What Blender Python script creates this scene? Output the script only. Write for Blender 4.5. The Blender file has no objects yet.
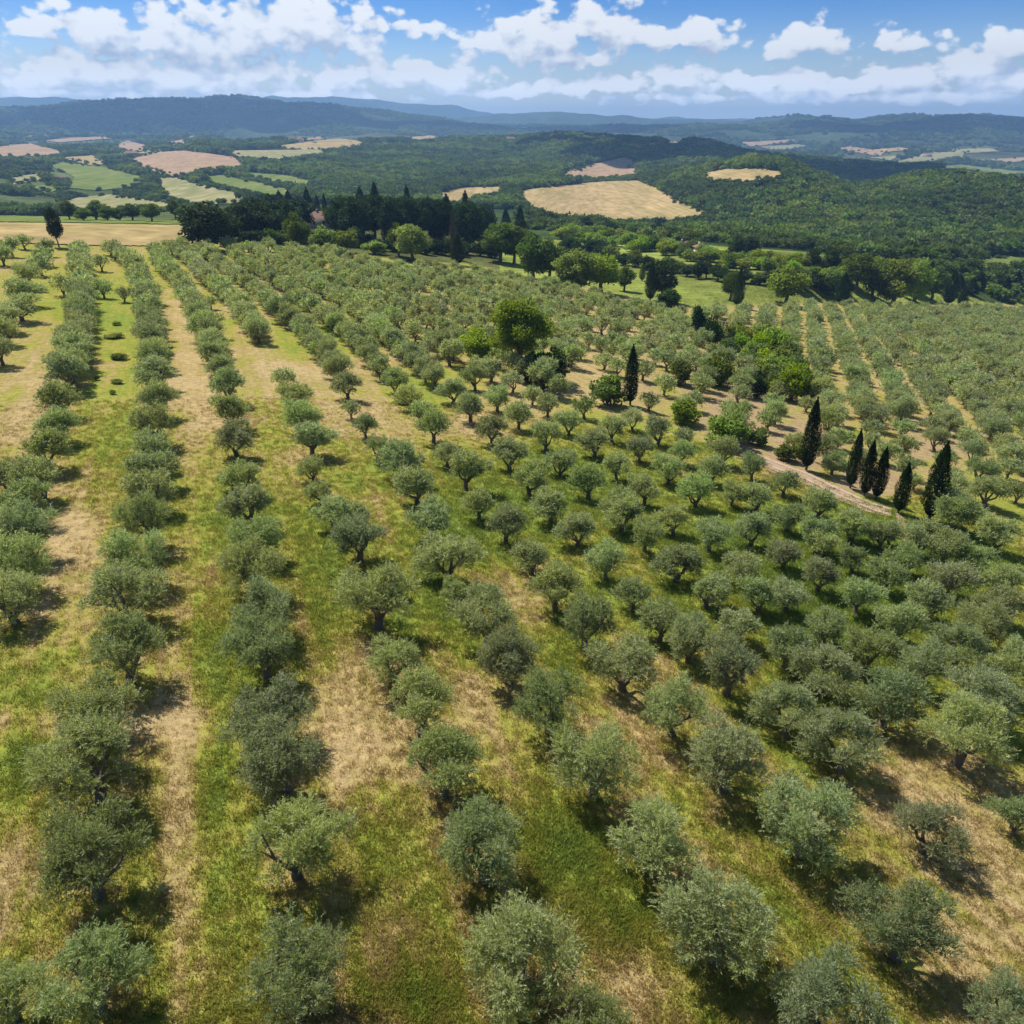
import bpy, math, random
import numpy as np
from mathutils import Vector, noise as mnoise
from mathutils.geometry import delaunay_2d_cdt

random.seed(7)
RNG = np.random.default_rng(11)
scene = bpy.context.scene
COL = scene.collection

# ------------------------------------------------------------------ camera model
F = 804.0                      # focal length in pixels of a 1024 px frame
PITCH = math.radians(25.4)     # looking down
CAMZ = 30.0
CP, SP = math.cos(PITCH), math.sin(PITCH)

def ray(px, py):
    u = (np.asarray(px, float) - 512) / F
    v = (512 - np.asarray(py, float)) / F
    dx = u
    dy = CP + v * SP
    dz = -SP + v * CP
    return dx, dy, dz

def azel(px, py):
    dx, dy, dz = ray(px, py)
    return np.arctan2(dx, dy), dz / np.hypot(dx, dy)      # azimuth, slope of the ray

def project(X, Y, Z):
    X = np.asarray(X, float); Y = np.asarray(Y, float); Zc = np.asarray(Z, float) - CAMZ
    d = Y * CP - Zc * SP
    up = Y * SP + Zc * CP
    d = np.where(d < 0.1, 0.1, d)
    return 512 + F * X / d, 512 - F * up / d, d

# ------------------------------------------------------------------ terrain
def plane_z(X, Y):
    t = 0.12 * X + 0.055 * (Y - 40)
    return np.where(t > 0, -t, -0.7 * t)

az_f = np.radians(np.arange(-50, 50.01, 0.1))
az_c1 = np.radians(np.arange(-180, -50.5, 2.0))
az_c2 = np.radians(np.arange(52, 180.1, 2.0))
AZ = np.concatenate([az_c1, az_f, az_c2])
DG = np.geomspace(4, 18000, 460)
LD = np.log(DG)

def ring(ys, ds):
    """ys: [(x, y)], ds: [(x, D)] in picture pixels -> functions of azimuth: D and slope"""
    xs = np.unique([p[0] for p in ys] + [p[0] for p in ds])
    xs = np.unique(np.concatenate([xs, np.linspace(0, 1024, 65)]))
    y = np.interp(xs, [p[0] for p in ys], [p[1] for p in ys])
    d = np.interp(xs, [p[0] for p in ds], [p[1] for p in ds])
    a, s = azel(xs, y)
    return np.interp(AZ, a, d), np.interp(AZ, a, s)

EDGE = [(0, 240), (100, 243), (190, 245), (250, 243), (330, 248), (400, 262), (460, 264), (540, 279), (650, 301), (700, 308), (800, 304), (1024, 306)]
xs = np.linspace(0, 1024, 129)
ey = np.interp(xs, [p[0] for p in EDGE], [p[1] for p in EDGE])
ea, es = azel(xs, ey)
Dt = np.linspace(60, 700, 1300)
ed = []
for a, s in zip(ea, es):
    zz = plane_z(Dt * math.sin(a), Dt * math.cos(a)) - (CAMZ + Dt * s)
    k = np.argmax(zz > 0)
    ed.append(Dt[k] if zz.max() > 0 else 300)
D_EDGE = np.interp(AZ, ea, ed)

RINGS = [
    ([(0, 221), (190, 221), (260, 226), (400, 238), (500, 254), (600, 272), (700, 273), (800, 274), (900, 284), (1024, 292)],
     [(0, 430), (190, 420), (300, 380), (400, 350), (500, 335), (600, 335), (700, 345), (800, 345), (900, 335), (1024, 335)]),
    ([(0, 206), (100, 207), (200, 203), (300, 200), (400, 217), (500, 230), (600, 228), (700, 238), (800, 248), (900, 260), (1024, 272)],
     [(0, 750), (200, 800), (300, 800), (400, 620), (500, 570), (600, 600), (700, 520), (800, 520), (900, 480), (1024, 470)]),
    ([(0, 195), (100, 196), (200, 192), (300, 192), (400, 199), (500, 209), (600, 223), (700, 228), (800, 238), (900, 250), (1024, 253)],
     [(0, 1000), (200, 1050), (300, 1050), (400, 950), (500, 900), (600, 880), (700, 760), (800, 720), (900, 690), (1024, 690)]),
    ([(0, 165), (100, 165), (200, 162), (300, 167), (400, 169), (500, 172), (600, 184), (650, 182), (700, 175), (750, 170), (790, 173), (825, 184), (850, 190), (875, 186), (900, 178), (940, 172), (1024, 178)],
     [(0, 1700), (200, 1700), (300, 1600), (400, 1600), (500, 1500), (600, 1330), (700, 1220), (800, 1150), (1024, 1150)]),
    ([(0, 155), (200, 151), (300, 153), (400, 154), (500, 158), (600, 174), (700, 176), (760, 178), (800, 186), (850, 198), (900, 198), (940, 192), (1024, 194)],
     [(0, 2200), (400, 2100), (500, 1950), (600, 1700), (700, 1620), (1024, 1620)]),
    ([(0, 147), (100, 146), (200, 144), (300, 143), (400, 142), (480, 137), (560, 138), (620, 142), (700, 150), (760, 157), (820, 162), (880, 167), (940, 172), (1024, 180)],
     [(0, 2800), (400, 2700), (500, 2500), (600, 2300), (700, 2200), (800, 2150), (1024, 2100)]),
    ([(0, 146), (200, 144), (300, 143), (400, 142), (500, 146), (600, 150), (700, 160), (800, 168), (900, 172), (1024, 178)],
     [(0, 3300), (1024, 3000)]),
    ([(0, 138), (200, 137), (400, 138), (500, 139), (600, 140), (700, 146), (800, 150), (900, 149), (1024, 152)],
     [(0, 4300), (1024, 4200)]),
    ([(0, 112), (60, 107), (100, 103), (150, 98), (190, 96), (225, 98), (260, 102), (330, 108), (400, 116), (450, 123), (480, 128), (600, 129), (640, 127), (700, 124), (760, 121), (800, 119), (850, 120), (900, 117), (950, 115), (1024, 118)],
     [(0, 6500), (1024, 6400)]),
    ([(0, 130), (1024, 134)], [(0, 7600), (1024, 7600)]),
    ([(0, 106), (300, 108), (400, 117), (450, 116), (500, 114), (560, 114), (620, 117), (680, 120), (740, 123), (1024, 126)],
     [(0, 8900), (1024, 8900)]),
    ([(0, 128), (1024, 132)], [(0, 9900), (1024, 9900)]),
    ([(0, 100), (60, 99), (100, 101), (200, 102), (280, 98), (330, 97), (380, 100), (440, 106), (480, 111), (520, 117), (600, 119), (1024, 122)],
     [(0, 10800), (1024, 10800)]),
    ([(0, 131), (1024, 133)], [(0, 18000), (1024, 18000)]),
]
RD = []; RZ = []
prev = D_EDGE
for ys, ds in RINGS:
    d, s = ring(ys, ds)
    d = np.maximum(d, prev * 1.12)
    RD.append(d); RZ.append(CAMZ + d * s)
    prev = d

def pchip(x, y, xn):
    h = np.diff(x); de = np.diff(y) / h
    m = np.zeros_like(y)
    for k in range(1, len(x) - 1):
        if de[k - 1] * de[k] > 0:
            w1 = 2 * h[k] + h[k - 1]; w2 = h[k] + 2 * h[k - 1]
            m[k] = (w1 + w2) / (w1 / de[k - 1] + w2 / de[k])
    m[0] = de[0]; m[-1] = de[-1]
    i = np.clip(np.searchsorted(x, xn) - 1, 0, len(x) - 2)
    t = (xn - x[i]) / h[i]
    t2 = t * t; t3 = t2 * t
    return (2*t3 - 3*t2 + 1)*y[i] + (t3 - 2*t2 + t)*h[i]*m[i] + (-2*t3 + 3*t2)*y[i+1] + (t3 - t2)*h[i]*m[i+1]

TZ = np.zeros((len(AZ), len(DG)))
for i, a in enumerate(AZ):
    de = D_EDGE[i]
    near = DG <= de
    pl = plane_z(DG * math.sin(a), DG * math.cos(a))
    cx = [de * 0.9, de]
    cy = [float(plane_z(c * math.sin(a), c * math.cos(a))) for c in cx]
    cx += [r[i] for r in RD]; cy += [r[i] for r in RZ]
    TZ[i] = np.where(near, pl, pchip(np.array(cx), np.array(cy), np.maximum(DG, cx[0])))
# relief: gullies and folds beyond the orchard, soft swells inside it
SX = np.sin(AZ)[:, None] * DG[None, :]
SY = np.cos(AZ)[:, None] * DG[None, :]
for i in range(len(AZ)):
    for j in range(len(DG)):
        d = DG[j]
        if d < 450:
            if d > 25 and abs(AZ[i]) < 0.9:
                TZ[i, j] += 0.35 * mnoise.noise(Vector((SX[i, j] / 22, SY[i, j] / 22, 3.0)))
            continue
        k = min(1.0, (d - 450) / 400)
        w = 0.16 * min(d, 3500) + 40
        n = mnoise.fractal(Vector((SX[i, j] / w, SY[i, j] / w, 1.7)), 1.0, 2.1, 4)
        r = 1 - abs(mnoise.noise(Vector((SX[i, j] / (w * 1.5), SY[i, j] / (w * 1.5), 9.1)))) * 2.2
        TZ[i, j] += k * min(d, 7000) * (0.0045 * n + (0.0105 if d < 2600 else .0055) * (r - 0.5))

def terrain_z(X, Y):
    X = np.asarray(X, float); Y = np.asarray(Y, float)
    a = np.arctan2(X, Y); l = np.log(np.maximum(np.hypot(X, Y), DG[0]))
    i = np.clip(np.searchsorted(AZ, a) - 1, 0, len(AZ) - 2)
    j = np.clip(np.searchsorted(LD, l) - 1, 0, len(LD) - 2)
    ta = np.clip((a - AZ[i]) / (AZ[i + 1] - AZ[i]), 0, 1)
    d = np.exp(l)
    tb = np.clip((d - DG[j]) / (DG[j + 1] - DG[j]), 0, 1)
    return (TZ[i, j] * (1 - ta) + TZ[i + 1, j] * ta) * (1 - tb) + (TZ[i, j + 1] * (1 - ta) + TZ[i + 1, j + 1] * ta) * tb

def at(px, py, dz=0.0):
    """the ground point (raised by dz) that the pixel sees -> x, y, ground z"""
    a, s = azel(px, py)
    i = int(np.clip(np.searchsorted(AZ, a) - 1, 0, len(AZ) - 2))
    ta = (a - AZ[i]) / (AZ[i + 1] - AZ[i])
    prof = TZ[i] * (1 - ta) + TZ[i + 1] * ta + dz
    f = prof - (CAMZ + DG * s)
    k = int(np.argmax(f > 0))
    if f.max() <= 0:
        d = 3000.0
    elif k == 0:
        d = DG[0]
    else:
        t = f[k - 1] / (f[k - 1] - f[k]); d = DG[k - 1] + t * (DG[k] - DG[k - 1])
    X, Y = d * math.sin(a), d * math.cos(a)
    return X, Y, float(terrain_z(X, Y))

def inpoly(px, py, poly):
    px = np.asarray(px, float); py = np.asarray(py, float)
    r = np.zeros(px.shape, bool)
    n = len(poly)
    for k in range(n):
        x1, y1 = poly[k]; x2, y2 = poly[(k + 1) % n]
        if y1 == y2: continue
        c = ((y1 > py) != (y2 > py)) & (px < (x2 - x1) * (py - y1) / (y2 - y1) + x1)
        r ^= c
    return r

# ------------------------------------------------------------------ node helpers
def new_mat(name):
    m = bpy.data.materials.new(name); m.use_nodes = True
    m.node_tree.nodes.clear()
    return m, m.node_tree.nodes, m.node_tree.links

def nd(nodes, typ, **kw):
    n = nodes.new(typ)
    for k, v in kw.items():
        if k == 'inp':
            for kk, vv in v.items(): n.inputs[kk].default_value = vv
        else: setattr(n, k, v)
    return n

def math_n(nodes, links, op, a, b=None, clamp=False):
    n = nodes.new('ShaderNodeMath'); n.operation = op; n.use_clamp = clamp
    for k, v in enumerate((a, b)):
        if v is None: continue
        if isinstance(v, (int, float)): n.inputs[k].default_value = v
        else: links.new(v, n.inputs[k])
    return n.outputs[0]

def mixc(nodes, links, fac, a, b, mode='MIX'):
    n = nodes.new('ShaderNodeMix'); n.data_type = 'RGBA'; n.blend_type = mode
    for sock, v in ((n.inputs[0], fac), (n.inputs[6], a), (n.inputs[7], b)):
        if isinstance(v, (int, float)): sock.default_value = v
        elif isinstance(v, (tuple, list)): sock.default_value = (*v, 1)[:4]
        else: links.new(v, sock)
    return n.outputs[2]

def noise_n(nodes, links, vec, scale, detail=4, rough=0.55):
    n = nodes.new('ShaderNodeTexNoise'); n.inputs['Scale'].default_value = scale
    n.inputs['Detail'].default_value = detail; n.inputs['Roughness'].default_value = rough
    links.new(vec, n.inputs['Vector'])
    return n.outputs[0]

def leaf_mat(name, front, back, var=0.35, hue=0.0, transl=0.3, gloss=0.035):
    m, N, L = new_mat(name)
    out = nd(N, 'ShaderNodeOutputMaterial')
    oi = nd(N, 'ShaderNodeObjectInfo'); geo = nd(N, 'ShaderNodeNewGeometry')
    att = nd(N, 'ShaderNodeAttribute', attribute_name='tint')
    c = mixc(N, L, geo.outputs['Backfacing'], front, back)
    warm = tuple(min(1, x * k) for x, k in zip(front, (1.6, 1.25, 0.7)))
    c = mixc(N, L, math_n(N, L, 'MULTIPLY', att.outputs['Fac'], hue), c, warm)
    v = math_n(N, L, 'MULTIPLY_ADD', att.outputs['Fac'], var); N[-1].inputs[2].default_value = 1 - var / 2
    v2 = math_n(N, L, 'MULTIPLY_ADD', oi.outputs['Random'], 0.5); N[-1].inputs[2].default_value = 0.77
    v = math_n(N, L, 'MULTIPLY', v, v2)
    hsv = nd(N, 'ShaderNodeHueSaturation'); L.new(c, hsv.inputs['Color']); L.new(v, hsv.inputs['Value'])
    h = math_n(N, L, 'FRACT', math_n(N, L, 'MULTIPLY', oi.outputs['Random'], 17.31))
    h = math_n(N, L, 'MULTIPLY_ADD', h, 0.045); N[-1].inputs[2].default_value = 0.479
    L.new(h, hsv.inputs['Hue'])
    s = math_n(N, L, 'FRACT', math_n(N, L, 'MULTIPLY', oi.outputs['Random'], 41.7))
    s = math_n(N, L, 'MULTIPLY_ADD', s, 0.3); N[-1].inputs[2].default_value = 0.85
    L.new(s, hsv.inputs['Saturation'])
    dif = nd(N, 'ShaderNodeBsdfDiffuse'); L.new(hsv.outputs[0], dif.inputs['Color'])
    tr = nd(N, 'ShaderNodeBsdfTranslucent')
    tc = mixc(N, L, 1.0, hsv.outputs[0], (1.25, 1.3, 0.6), 'MULTIPLY'); L.new(tc, tr.inputs['Color'])
    mx = nd(N, 'ShaderNodeMixShader', inp={0: transl}); L.new(dif.outputs[0], mx.inputs[1]); L.new(tr.outputs[0], mx.inputs[2])
    gl = nd(N, 'ShaderNodeBsdfGlossy', inp={'Roughness': 0.62, 'Color': (0.9, 0.95, 1, 1)})
    m2 = nd(N, 'ShaderNodeMixShader', inp={0: gloss}); L.new(mx.outputs[0], m2.inputs[1]); L.new(gl.outputs[0], m2.inputs[2])
    L.new(m2.outputs[0], out.inputs[0])
    return m

def flat_mat(name, colour, scale=3.0, var=0.4, rough=0.9, bump=0.0):
    m, N, L = new_mat(name)
    out = nd(N, 'ShaderNodeOutputMaterial'); geo = nd(N, 'ShaderNodeNewGeometry')
    n1 = noise_n(N, L, geo.outputs['Position'], scale, 6, 0.6)
    n2 = noise_n(N, L, geo.outputs['Position'], scale * 0.13, 4)
    v = math_n(N, L, 'ADD', n1, n2)
    v = math_n(N, L, 'MULTIPLY_ADD', v, var); N[-1].inputs[2].default_value = 1 - var
    c = mixc(N, L, 1.0, colour, (1, 1, 1), 'MULTIPLY')
    hsv = nd(N, 'ShaderNodeHueSaturation', inp={'Color': (*colour, 1)}); L.new(v, hsv.inputs['Value'])
    b = nd(N, 'ShaderNodeBsdfPrincipled', inp={'Roughness': rough, 'Specular IOR Level': 0.15})
    L.new(hsv.outputs[0], b.inputs['Base Color'])
    if bump:
        bp = nd(N, 'ShaderNodeBump', inp={'Strength': bump, 'Distance': 0.05}); L.new(n1, bp.inputs['Height']); L.new(bp.outputs[0], b.inputs['Normal'])
    L.new(b.outputs[0], out.inputs[0])
    return m

M = {}
M['olive'] = leaf_mat('olive_leaf', (0.235, 0.28, 0.11), (0.36, 0.40, 0.235), 0.9, 0.15, 0.45)
M['bark'] = flat_mat('bark', (0.15, 0.12, 0.09), 9, 0.5, 0.95, 0.6)
M['oak'] = leaf_mat('oak_leaf', (0.19, 0.27, 0.03), (0.20, 0.275, 0.05), 0.6, 0.2, 0.5, 0.01)
M['bright'] = leaf_mat('bright_leaf', (0.17, 0.235, 0.035), (0.185, 0.24, 0.05), 0.55, 0.4, 0.5, 0.01)
M['mid'] = leaf_mat('green_leaf', (0.095, 0.14, 0.028), (0.11, 0.15, 0.036), 0.55, 0.3, 0.42, 0.01)
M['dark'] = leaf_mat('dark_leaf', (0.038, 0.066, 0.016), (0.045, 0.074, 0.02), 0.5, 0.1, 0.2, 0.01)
M['cypress'] = leaf_mat('cypress_leaf', (0.022, 0.042, 0.011), (0.03, 0.052, 0.015), 0.7, 0.15, 0.2, 0.0)
M['dead'] = leaf_mat('dry_needle', (0.10, 0.075, 0.04), (0.12, 0.09, 0.05), 0.5, 0.1, 0.15, 0.02)
M['wood2'] = leaf_mat('dark_wood_leaf', (0.085, 0.125, 0.035), (0.09, 0.13, 0.04), 0.75, 0.3, 0.25, 0.0)
M['wood3'] = leaf_mat('pale_wood_leaf', (0.16, 0.215, 0.05), (0.165, 0.215, 0.055), 0.75, 0.15, 0.3, 0.0)
M['wood1'] = leaf_mat('wood_leaf', (0.12, 0.175, 0.045), (0.125, 0.18, 0.05), 0.75, 0.15, 0.3, 0.0)

# ------------------------------------------------------------------ mesh helpers
def mesh_from(name, verts, quads, mats, tint=None, mat_idx=None, smooth=False):
    me = bpy.data.meshes.new(name)
    verts = np.ascontiguousarray(verts, np.float32); quads = np.ascontiguousarray(quads, np.int32)
    k = quads.shape[1]
    me.vertices.add(len(verts)); me.vertices.foreach_set('co', verts.ravel())
    me.loops.add(quads.size); me.loops.foreach_set('vertex_index', quads.ravel())
    me.polygons.add(len(quads))
    me.polygons.foreach_set('loop_start', np.arange(0, quads.size, k, dtype=np.int32))
    me.polygons.foreach_set('loop_total', np.full(len(quads), k, np.int32))
    if smooth: me.polygons.foreach_set('use_smooth', np.ones(len(quads), bool))
    for m in mats: me.materials.append(m)
    if mat_idx is not None: me.polygons.foreach_set('material_index', np.ascontiguousarray(mat_idx, np.int32))
    if tint is not None:
        a = me.attributes.new('tint', 'FLOAT', 'POINT'); a.data.foreach_set('value', np.ascontiguousarray(tint, np.float32))
    me.update(); me.validate()
    return me

def unit(v): return v / np.maximum(np.linalg.norm(v, axis=-1, keepdims=True), 1e-9)

def leaves(P, A, Nrm, L, W, rng):
    """rhombic leaves at P along A with plane normal near Nrm -> verts, quads, tint"""
    n = len(P)
    B = unit(np.cross(A, Nrm)); L = np.broadcast_to(L, n)[:, None]; W = np.broadcast_to(W, n)[:, None]
    Nn = np.cross(B, A)
    v = np.stack([P, P + A * L * .45 + B * W * .5 + Nn * L * .05, P + A * L, P + A * L * .45 - B * W * .5 + Nn * L * .05], 1)
    q = np.arange(n * 4).reshape(n, 4)
    return v.reshape(-1, 3), q

def rsphere(n, rng): return unit(rng.normal(size=(n, 3)))

def tube(pts, rad, sides=6):
    pts = np.array(pts, float); n = len(pts)
    V = []; Q = []
    for i in range(n):
        t = pts[min(i + 1, n - 1)] - pts[max(i - 1, 0)]
        t = t / max(np.linalg.norm(t), 1e-6)
        a = np.cross(t, [0.31, 0.9, 0.1]); a /= np.linalg.norm(a); b = np.cross(t, a)
        for k in range(sides):
            th = 2 * math.pi * k / sides
            V.append(pts[i] + rad[i] * (math.cos(th) * a + math.sin(th) * b))
    for i in range(n - 1):
        for k in range(sides):
            k2 = (k + 1) % sides
            Q.append((i * sides + k, i * sides + k2, (i + 1) * sides + k2, (i + 1) * sides + k))
    return np.array(V), np.array(Q)

def join(parts):
    V = []; Q = []; o = 0
    for v, q in parts:
        V.append(v); Q.append(q + o); o += len(v)
    return np.concatenate(V), np.concatenate(Q)

def bez(p0, p1, sag, n=5, rng=None, jit=0.04):
    p0 = np.array(p0); p1 = np.array(p1); out = []
    for k in range(n):
        t = k / (n - 1)
        p = p0 * (1 - t) + p1 * t + np.array([0, 0, sag]) * 4 * t * (1 - t)
        if rng is not None and 0 < k < n - 1: p = p + rng.normal(size=3) * jit
        out.append(p)
    return out

# ------------------------------------------------------------------ tree prototypes (mesh data only)
def olive_proto(seed, per_lobe_shoots, per_shoot, ls, open_=0.0):
    rng = np.random.default_rng(seed)
    th = rng.uniform(0.5, 0.85)
    base = np.array([0, 0, -0.25]); top = np.array([rng.normal() * .12, rng.normal() * .12, th])
    parts = [tube(bez(base, top, 0, 5, rng, 0.03), [0.36, 0.26, 0.22, 0.2, 0.2], 8)]
    lobes = []
    zc = 2.15 + rng.normal() * .08
    gap = rng.uniform(0, 6.283); gw = rng.uniform(.25, .55) if rng.random() < .65 else 0
    asym = rng.uniform(.82, 1.2)
    n_out = rng.integers(12, 17); k = 0; tries = 0
    while k < n_out and tries < 400:
        tries += 1
        d = rsphere(1, rng)[0]
        if d[2] < -.74: continue
        az = math.atan2(d[1], d[0])
        if gw and abs((az - gap + math.pi) % (2 * math.pi) - math.pi) < gw and d[2] > -.2: continue
        rr = rng.uniform(.66, 1.15)
        c = np.array([d[0] * 1.42 * rr * asym, d[1] * 1.42 * rr / asym, zc + d[2] * 1.12 * rr])
        r = rng.uniform(.36, .66)
        if any(np.linalg.norm(c - o[0]) < .68 for o in lobes): continue
        lobes.append((c, r)); k += 1
    nm = rng.integers(3, 6); mains = []
    a0 = rng.uniform(0, 6.28)
    for q in range(nm):
        a_ = a0 + 6.283 * q / nm + rng.normal() * .25
        e = np.array([math.cos(a_) * .8, math.sin(a_) * .8, th + rng.uniform(.7, 1.2)])
        parts.append(tube(bez(top - [0, 0, .1], e, -.06, 5, rng, .05), [.15, .12, .1, .085, .07], 6)); mains.append(e)
    for c, r in lobes:
        m0 = min(mains, key=lambda e: np.linalg.norm(e - c))
        parts.append(tube(bez(m0, c, .03, 4, rng, .04), [.06, .045, .035, .02], 5))
    for q in range(2):
        lobes.append((np.array([rng.normal() * .4, rng.normal() * .4, zc + rng.uniform(-.1, .6)]), rng.uniform(.5, .7)))
    C = np.array([l[0] for l in lobes]); R = np.array([l[1] for l in lobes])
    ns = per_lobe_shoots * len(lobes)
    w = R ** 2; li = rng.choice(len(lobes), ns, p=w / w.sum())
    d = rsphere(ns, rng)
    d[:, 2] = np.where(d[:, 2] < -0.35, d[:, 2] * 0.5, d[:, 2]); d = unit(d)
    o = C[li] + d * (R[li] * rng.uniform(.2, .9, ns) * np.array(rng.lognormal(0, .16, ns)))[:, None]
    sd = unit(d * .8 + np.array([0, 0, .55]) + rng.normal(size=(ns, 3)) * .35)
    sl = rng.uniform(.2, .5, ns) * (R[li] / .55) * np.where(rng.random(ns) < .08, 1.7, 1.0)
    # twigs carry the leaves
    t = (np.arange(per_shoot) + .5) / per_shoot
    P = o[:, None, :] + sd[:, None, :] * (sl[:, None] * t[None, :])[:, :, None]
    droop = np.zeros_like(P); droop[:, :, 2] = -(t ** 2)[None, :] * .1 * sl[:, None]
    P = (P + droop).reshape(-1, 3); n = len(P)
    SD = np.repeat(sd, per_shoot, 0); OUT = np.repeat(d, per_shoot, 0)
    A = unit(SD * .8 + rsphere(n, rng) * .7)
    Nm = unit(OUT * .7 + np.array([0, 0, .35]) + rsphere(n, rng) * .75)
    v, q = leaves(P, A, Nm, rng.uniform(.09, .16, n) * ls, rng.uniform(.026, .042, n) * ls, rng)
    tint = np.repeat(np.clip(np.repeat(rng.uniform(0, 1, ns), per_shoot) * .6 + rng.uniform(0, 1, n) * .4, 0, 1), 4)
    tv, tq = join(parts)
    ext = np.percentile(v[:, 0], 98.5) - np.percentile(v[:, 0], 1.5), np.percentile(v[:, 1], 98.5) - np.percentile(v[:, 1], 1.5)
    s = 4.2 / ((ext[0] + ext[1]) / 2)
    sc = np.array([s, s, 3.85 / np.percentile(v[:, 2], 99)])
    return tv * sc, tq, v * sc, q, tint

def olive_data(seed, a, b, ls, name, open_=0.3):
    tv, tq, v, q, t = olive_proto(seed, a, b, ls, open_)
    return (mesh_from('olive_trunk', tv, tq, [M['bark']], smooth=True), mesh_from('olive_crown', v, q, [M['olive']], t))

OLIVE_NEAR = [olive_data(s, 95, 14, 1.0, 'n', .3) for s in (3, 4, 8, 15, 16, 23, 42, 51, 60, 71, 88, 97, 99)]
OLIVE_MID = [olive_data(s, 70, 7, 1.75, 'm', .3) for s in (103, 104, 108, 115, 116, 123, 142, 151, 163, 170)]

def lobe_cloud(lobes, n, L, W, rng, upb=.25, nb=.8, fill=4):
    C = np.array([l[0] for l in lobes], float); R = np.array([l[1] for l in lobes], float)
    if R.ndim == 1: R = np.stack([R, R, R], 1)
    w = R.prod(1) ** (2 / 3); li = rng.choice(len(lobes), n, p=w / w.sum())
    d = rsphere(n, rng)
    r = rng.uniform(0, 1, n) ** (1 / fill) * rng.lognormal(0, .09, n)
    P = C[li] + d * R[li] * r[:, None]
    A = unit(d * .5 + np.array([0, 0, upb]) + rsphere(n, rng) * .8)
    Nm = unit(d * nb + np.array([0, 0, .3]) + rsphere(n, rng) * .7)
    v, q = leaves(P, A, Nm, rng.uniform(.7, 1.3, n) * L, rng.uniform(.7, 1.3, n) * W, rng)
    lt = rng.uniform(0, 1, len(lobes))
    return v, q, np.repeat(np.clip(lt[li] * .6 + rng.uniform(0, 1, n) * .4, 0, 1), 4)

def broad_proto(seed, n, L, ht=10.0, wd=9.0, trunk=.16):
    rng = np.random.default_rng(seed)
    z0 = ht * trunk; parts = [tube(bez((0, 0, -.4), (rng.normal() * .2, rng.normal() * .2, ht * .45), 0, 5, rng, .08), [wd*.055, wd*.042, wd*.036, wd*.03, wd*.022], 8)]
    lobes = []
    for k in range(34):
        d = rsphere(1, rng)[0]; rr = rng.uniform(.35, 1) ** .6
        c = np.array([d[0] * wd * .36 * rr, d[1] * wd * .36 * rr, (z0 + ht) / 2 + d[2] * (ht - z0) * .36 * rr])
        r = wd * rng.uniform(.09, .17)
        lobes.append((c, (r, r, r * .8)))
        if k % 3 == 0:
            parts.append(tube(bez((0, 0, ht * rng.uniform(.2, .42)), c, .1, 4, rng, .1), [wd*.02, wd*.014, wd*.01, wd*.006], 5))
    v, q, t = lobe_cloud(lobes, n, L, L * .62, rng)
    tv, tq = join(parts)
    s = np.array([wd / (np.percentile(v[:, 0], 99) - np.percentile(v[:, 0], 1)), wd / (np.percentile(v[:, 1], 99) - np.percentile(v[:, 1], 1)), ht / np.percentile(v[:, 2], 99.5)])
    return tv * s, tq, v * s, q, t

def spindle_proto(seed, n, L, ht=10.0, wd=2.4, z0=.06, cone=False):
    rng = np.random.default_rng(seed)
    u = rng.uniform(0, 1, n)
    if cone:
        u = u ** 1.35
        prof = (1 - u) ** .85 * (.72 + .28 * np.abs(np.sin(u * 26 + rng.normal(size=n) * .25)))
    else:
        u = u ** 1.12
        prof = np.minimum(1, (u / .2) ** .5) * (1 - np.clip((u - .2) / .8, 0, 1) ** 2.5) + .02
    th = rng.uniform(0, 6.283, n)
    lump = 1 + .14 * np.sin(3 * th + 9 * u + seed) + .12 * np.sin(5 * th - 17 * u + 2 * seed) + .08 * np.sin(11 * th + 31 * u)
    r = prof * wd * .5 * lump * rng.uniform(0, 1, n) ** .3
    d = np.stack([np.cos(th), np.sin(th), np.zeros(n)], 1)
    P = d * r[:, None] + np.stack([np.zeros(n), np.zeros(n), ht * (z0 + u * (1 - z0))], 1)
    A = unit(d * (.35 if not cone else .9) + np.array([0, 0, .9 if not cone else -.1]) + rsphere(n, rng) * .5)
    Nm = unit(d + np.array([0, 0, .25]) + rsphere(n, rng) * .6)
    k = n // 25
    P[:k] = np.stack([rng.normal(size=k) * .035 * wd * .5, rng.normal(size=k) * .035 * wd * .5, ht * rng.uniform(.9, 1.04, k)], 1)
    A[:k] = unit(np.array([0, 0, 1.0]) + rsphere(k, rng) * .25)
    v, q = leaves(P, A, Nm, rng.uniform(.7, 1.3, n) * L, rng.uniform(.7, 1.3, n) * L * .42, rng)
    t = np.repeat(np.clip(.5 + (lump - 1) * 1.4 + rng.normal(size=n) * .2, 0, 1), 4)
    tv, tq = tube(bez((0, 0, -.4), (0, 0, ht * .8), 0, 5, rng, .03), [wd*.09, wd*.07, wd*.06, wd*.04, .03], 7)
    s = np.array([wd / (np.percentile(v[:, 0], 99) - np.percentile(v[:, 0], 1))] * 2 + [ht / np.percentile(v[:, 2], 99.8)])
    return tv * s, tq, v * s, q, t

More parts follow.
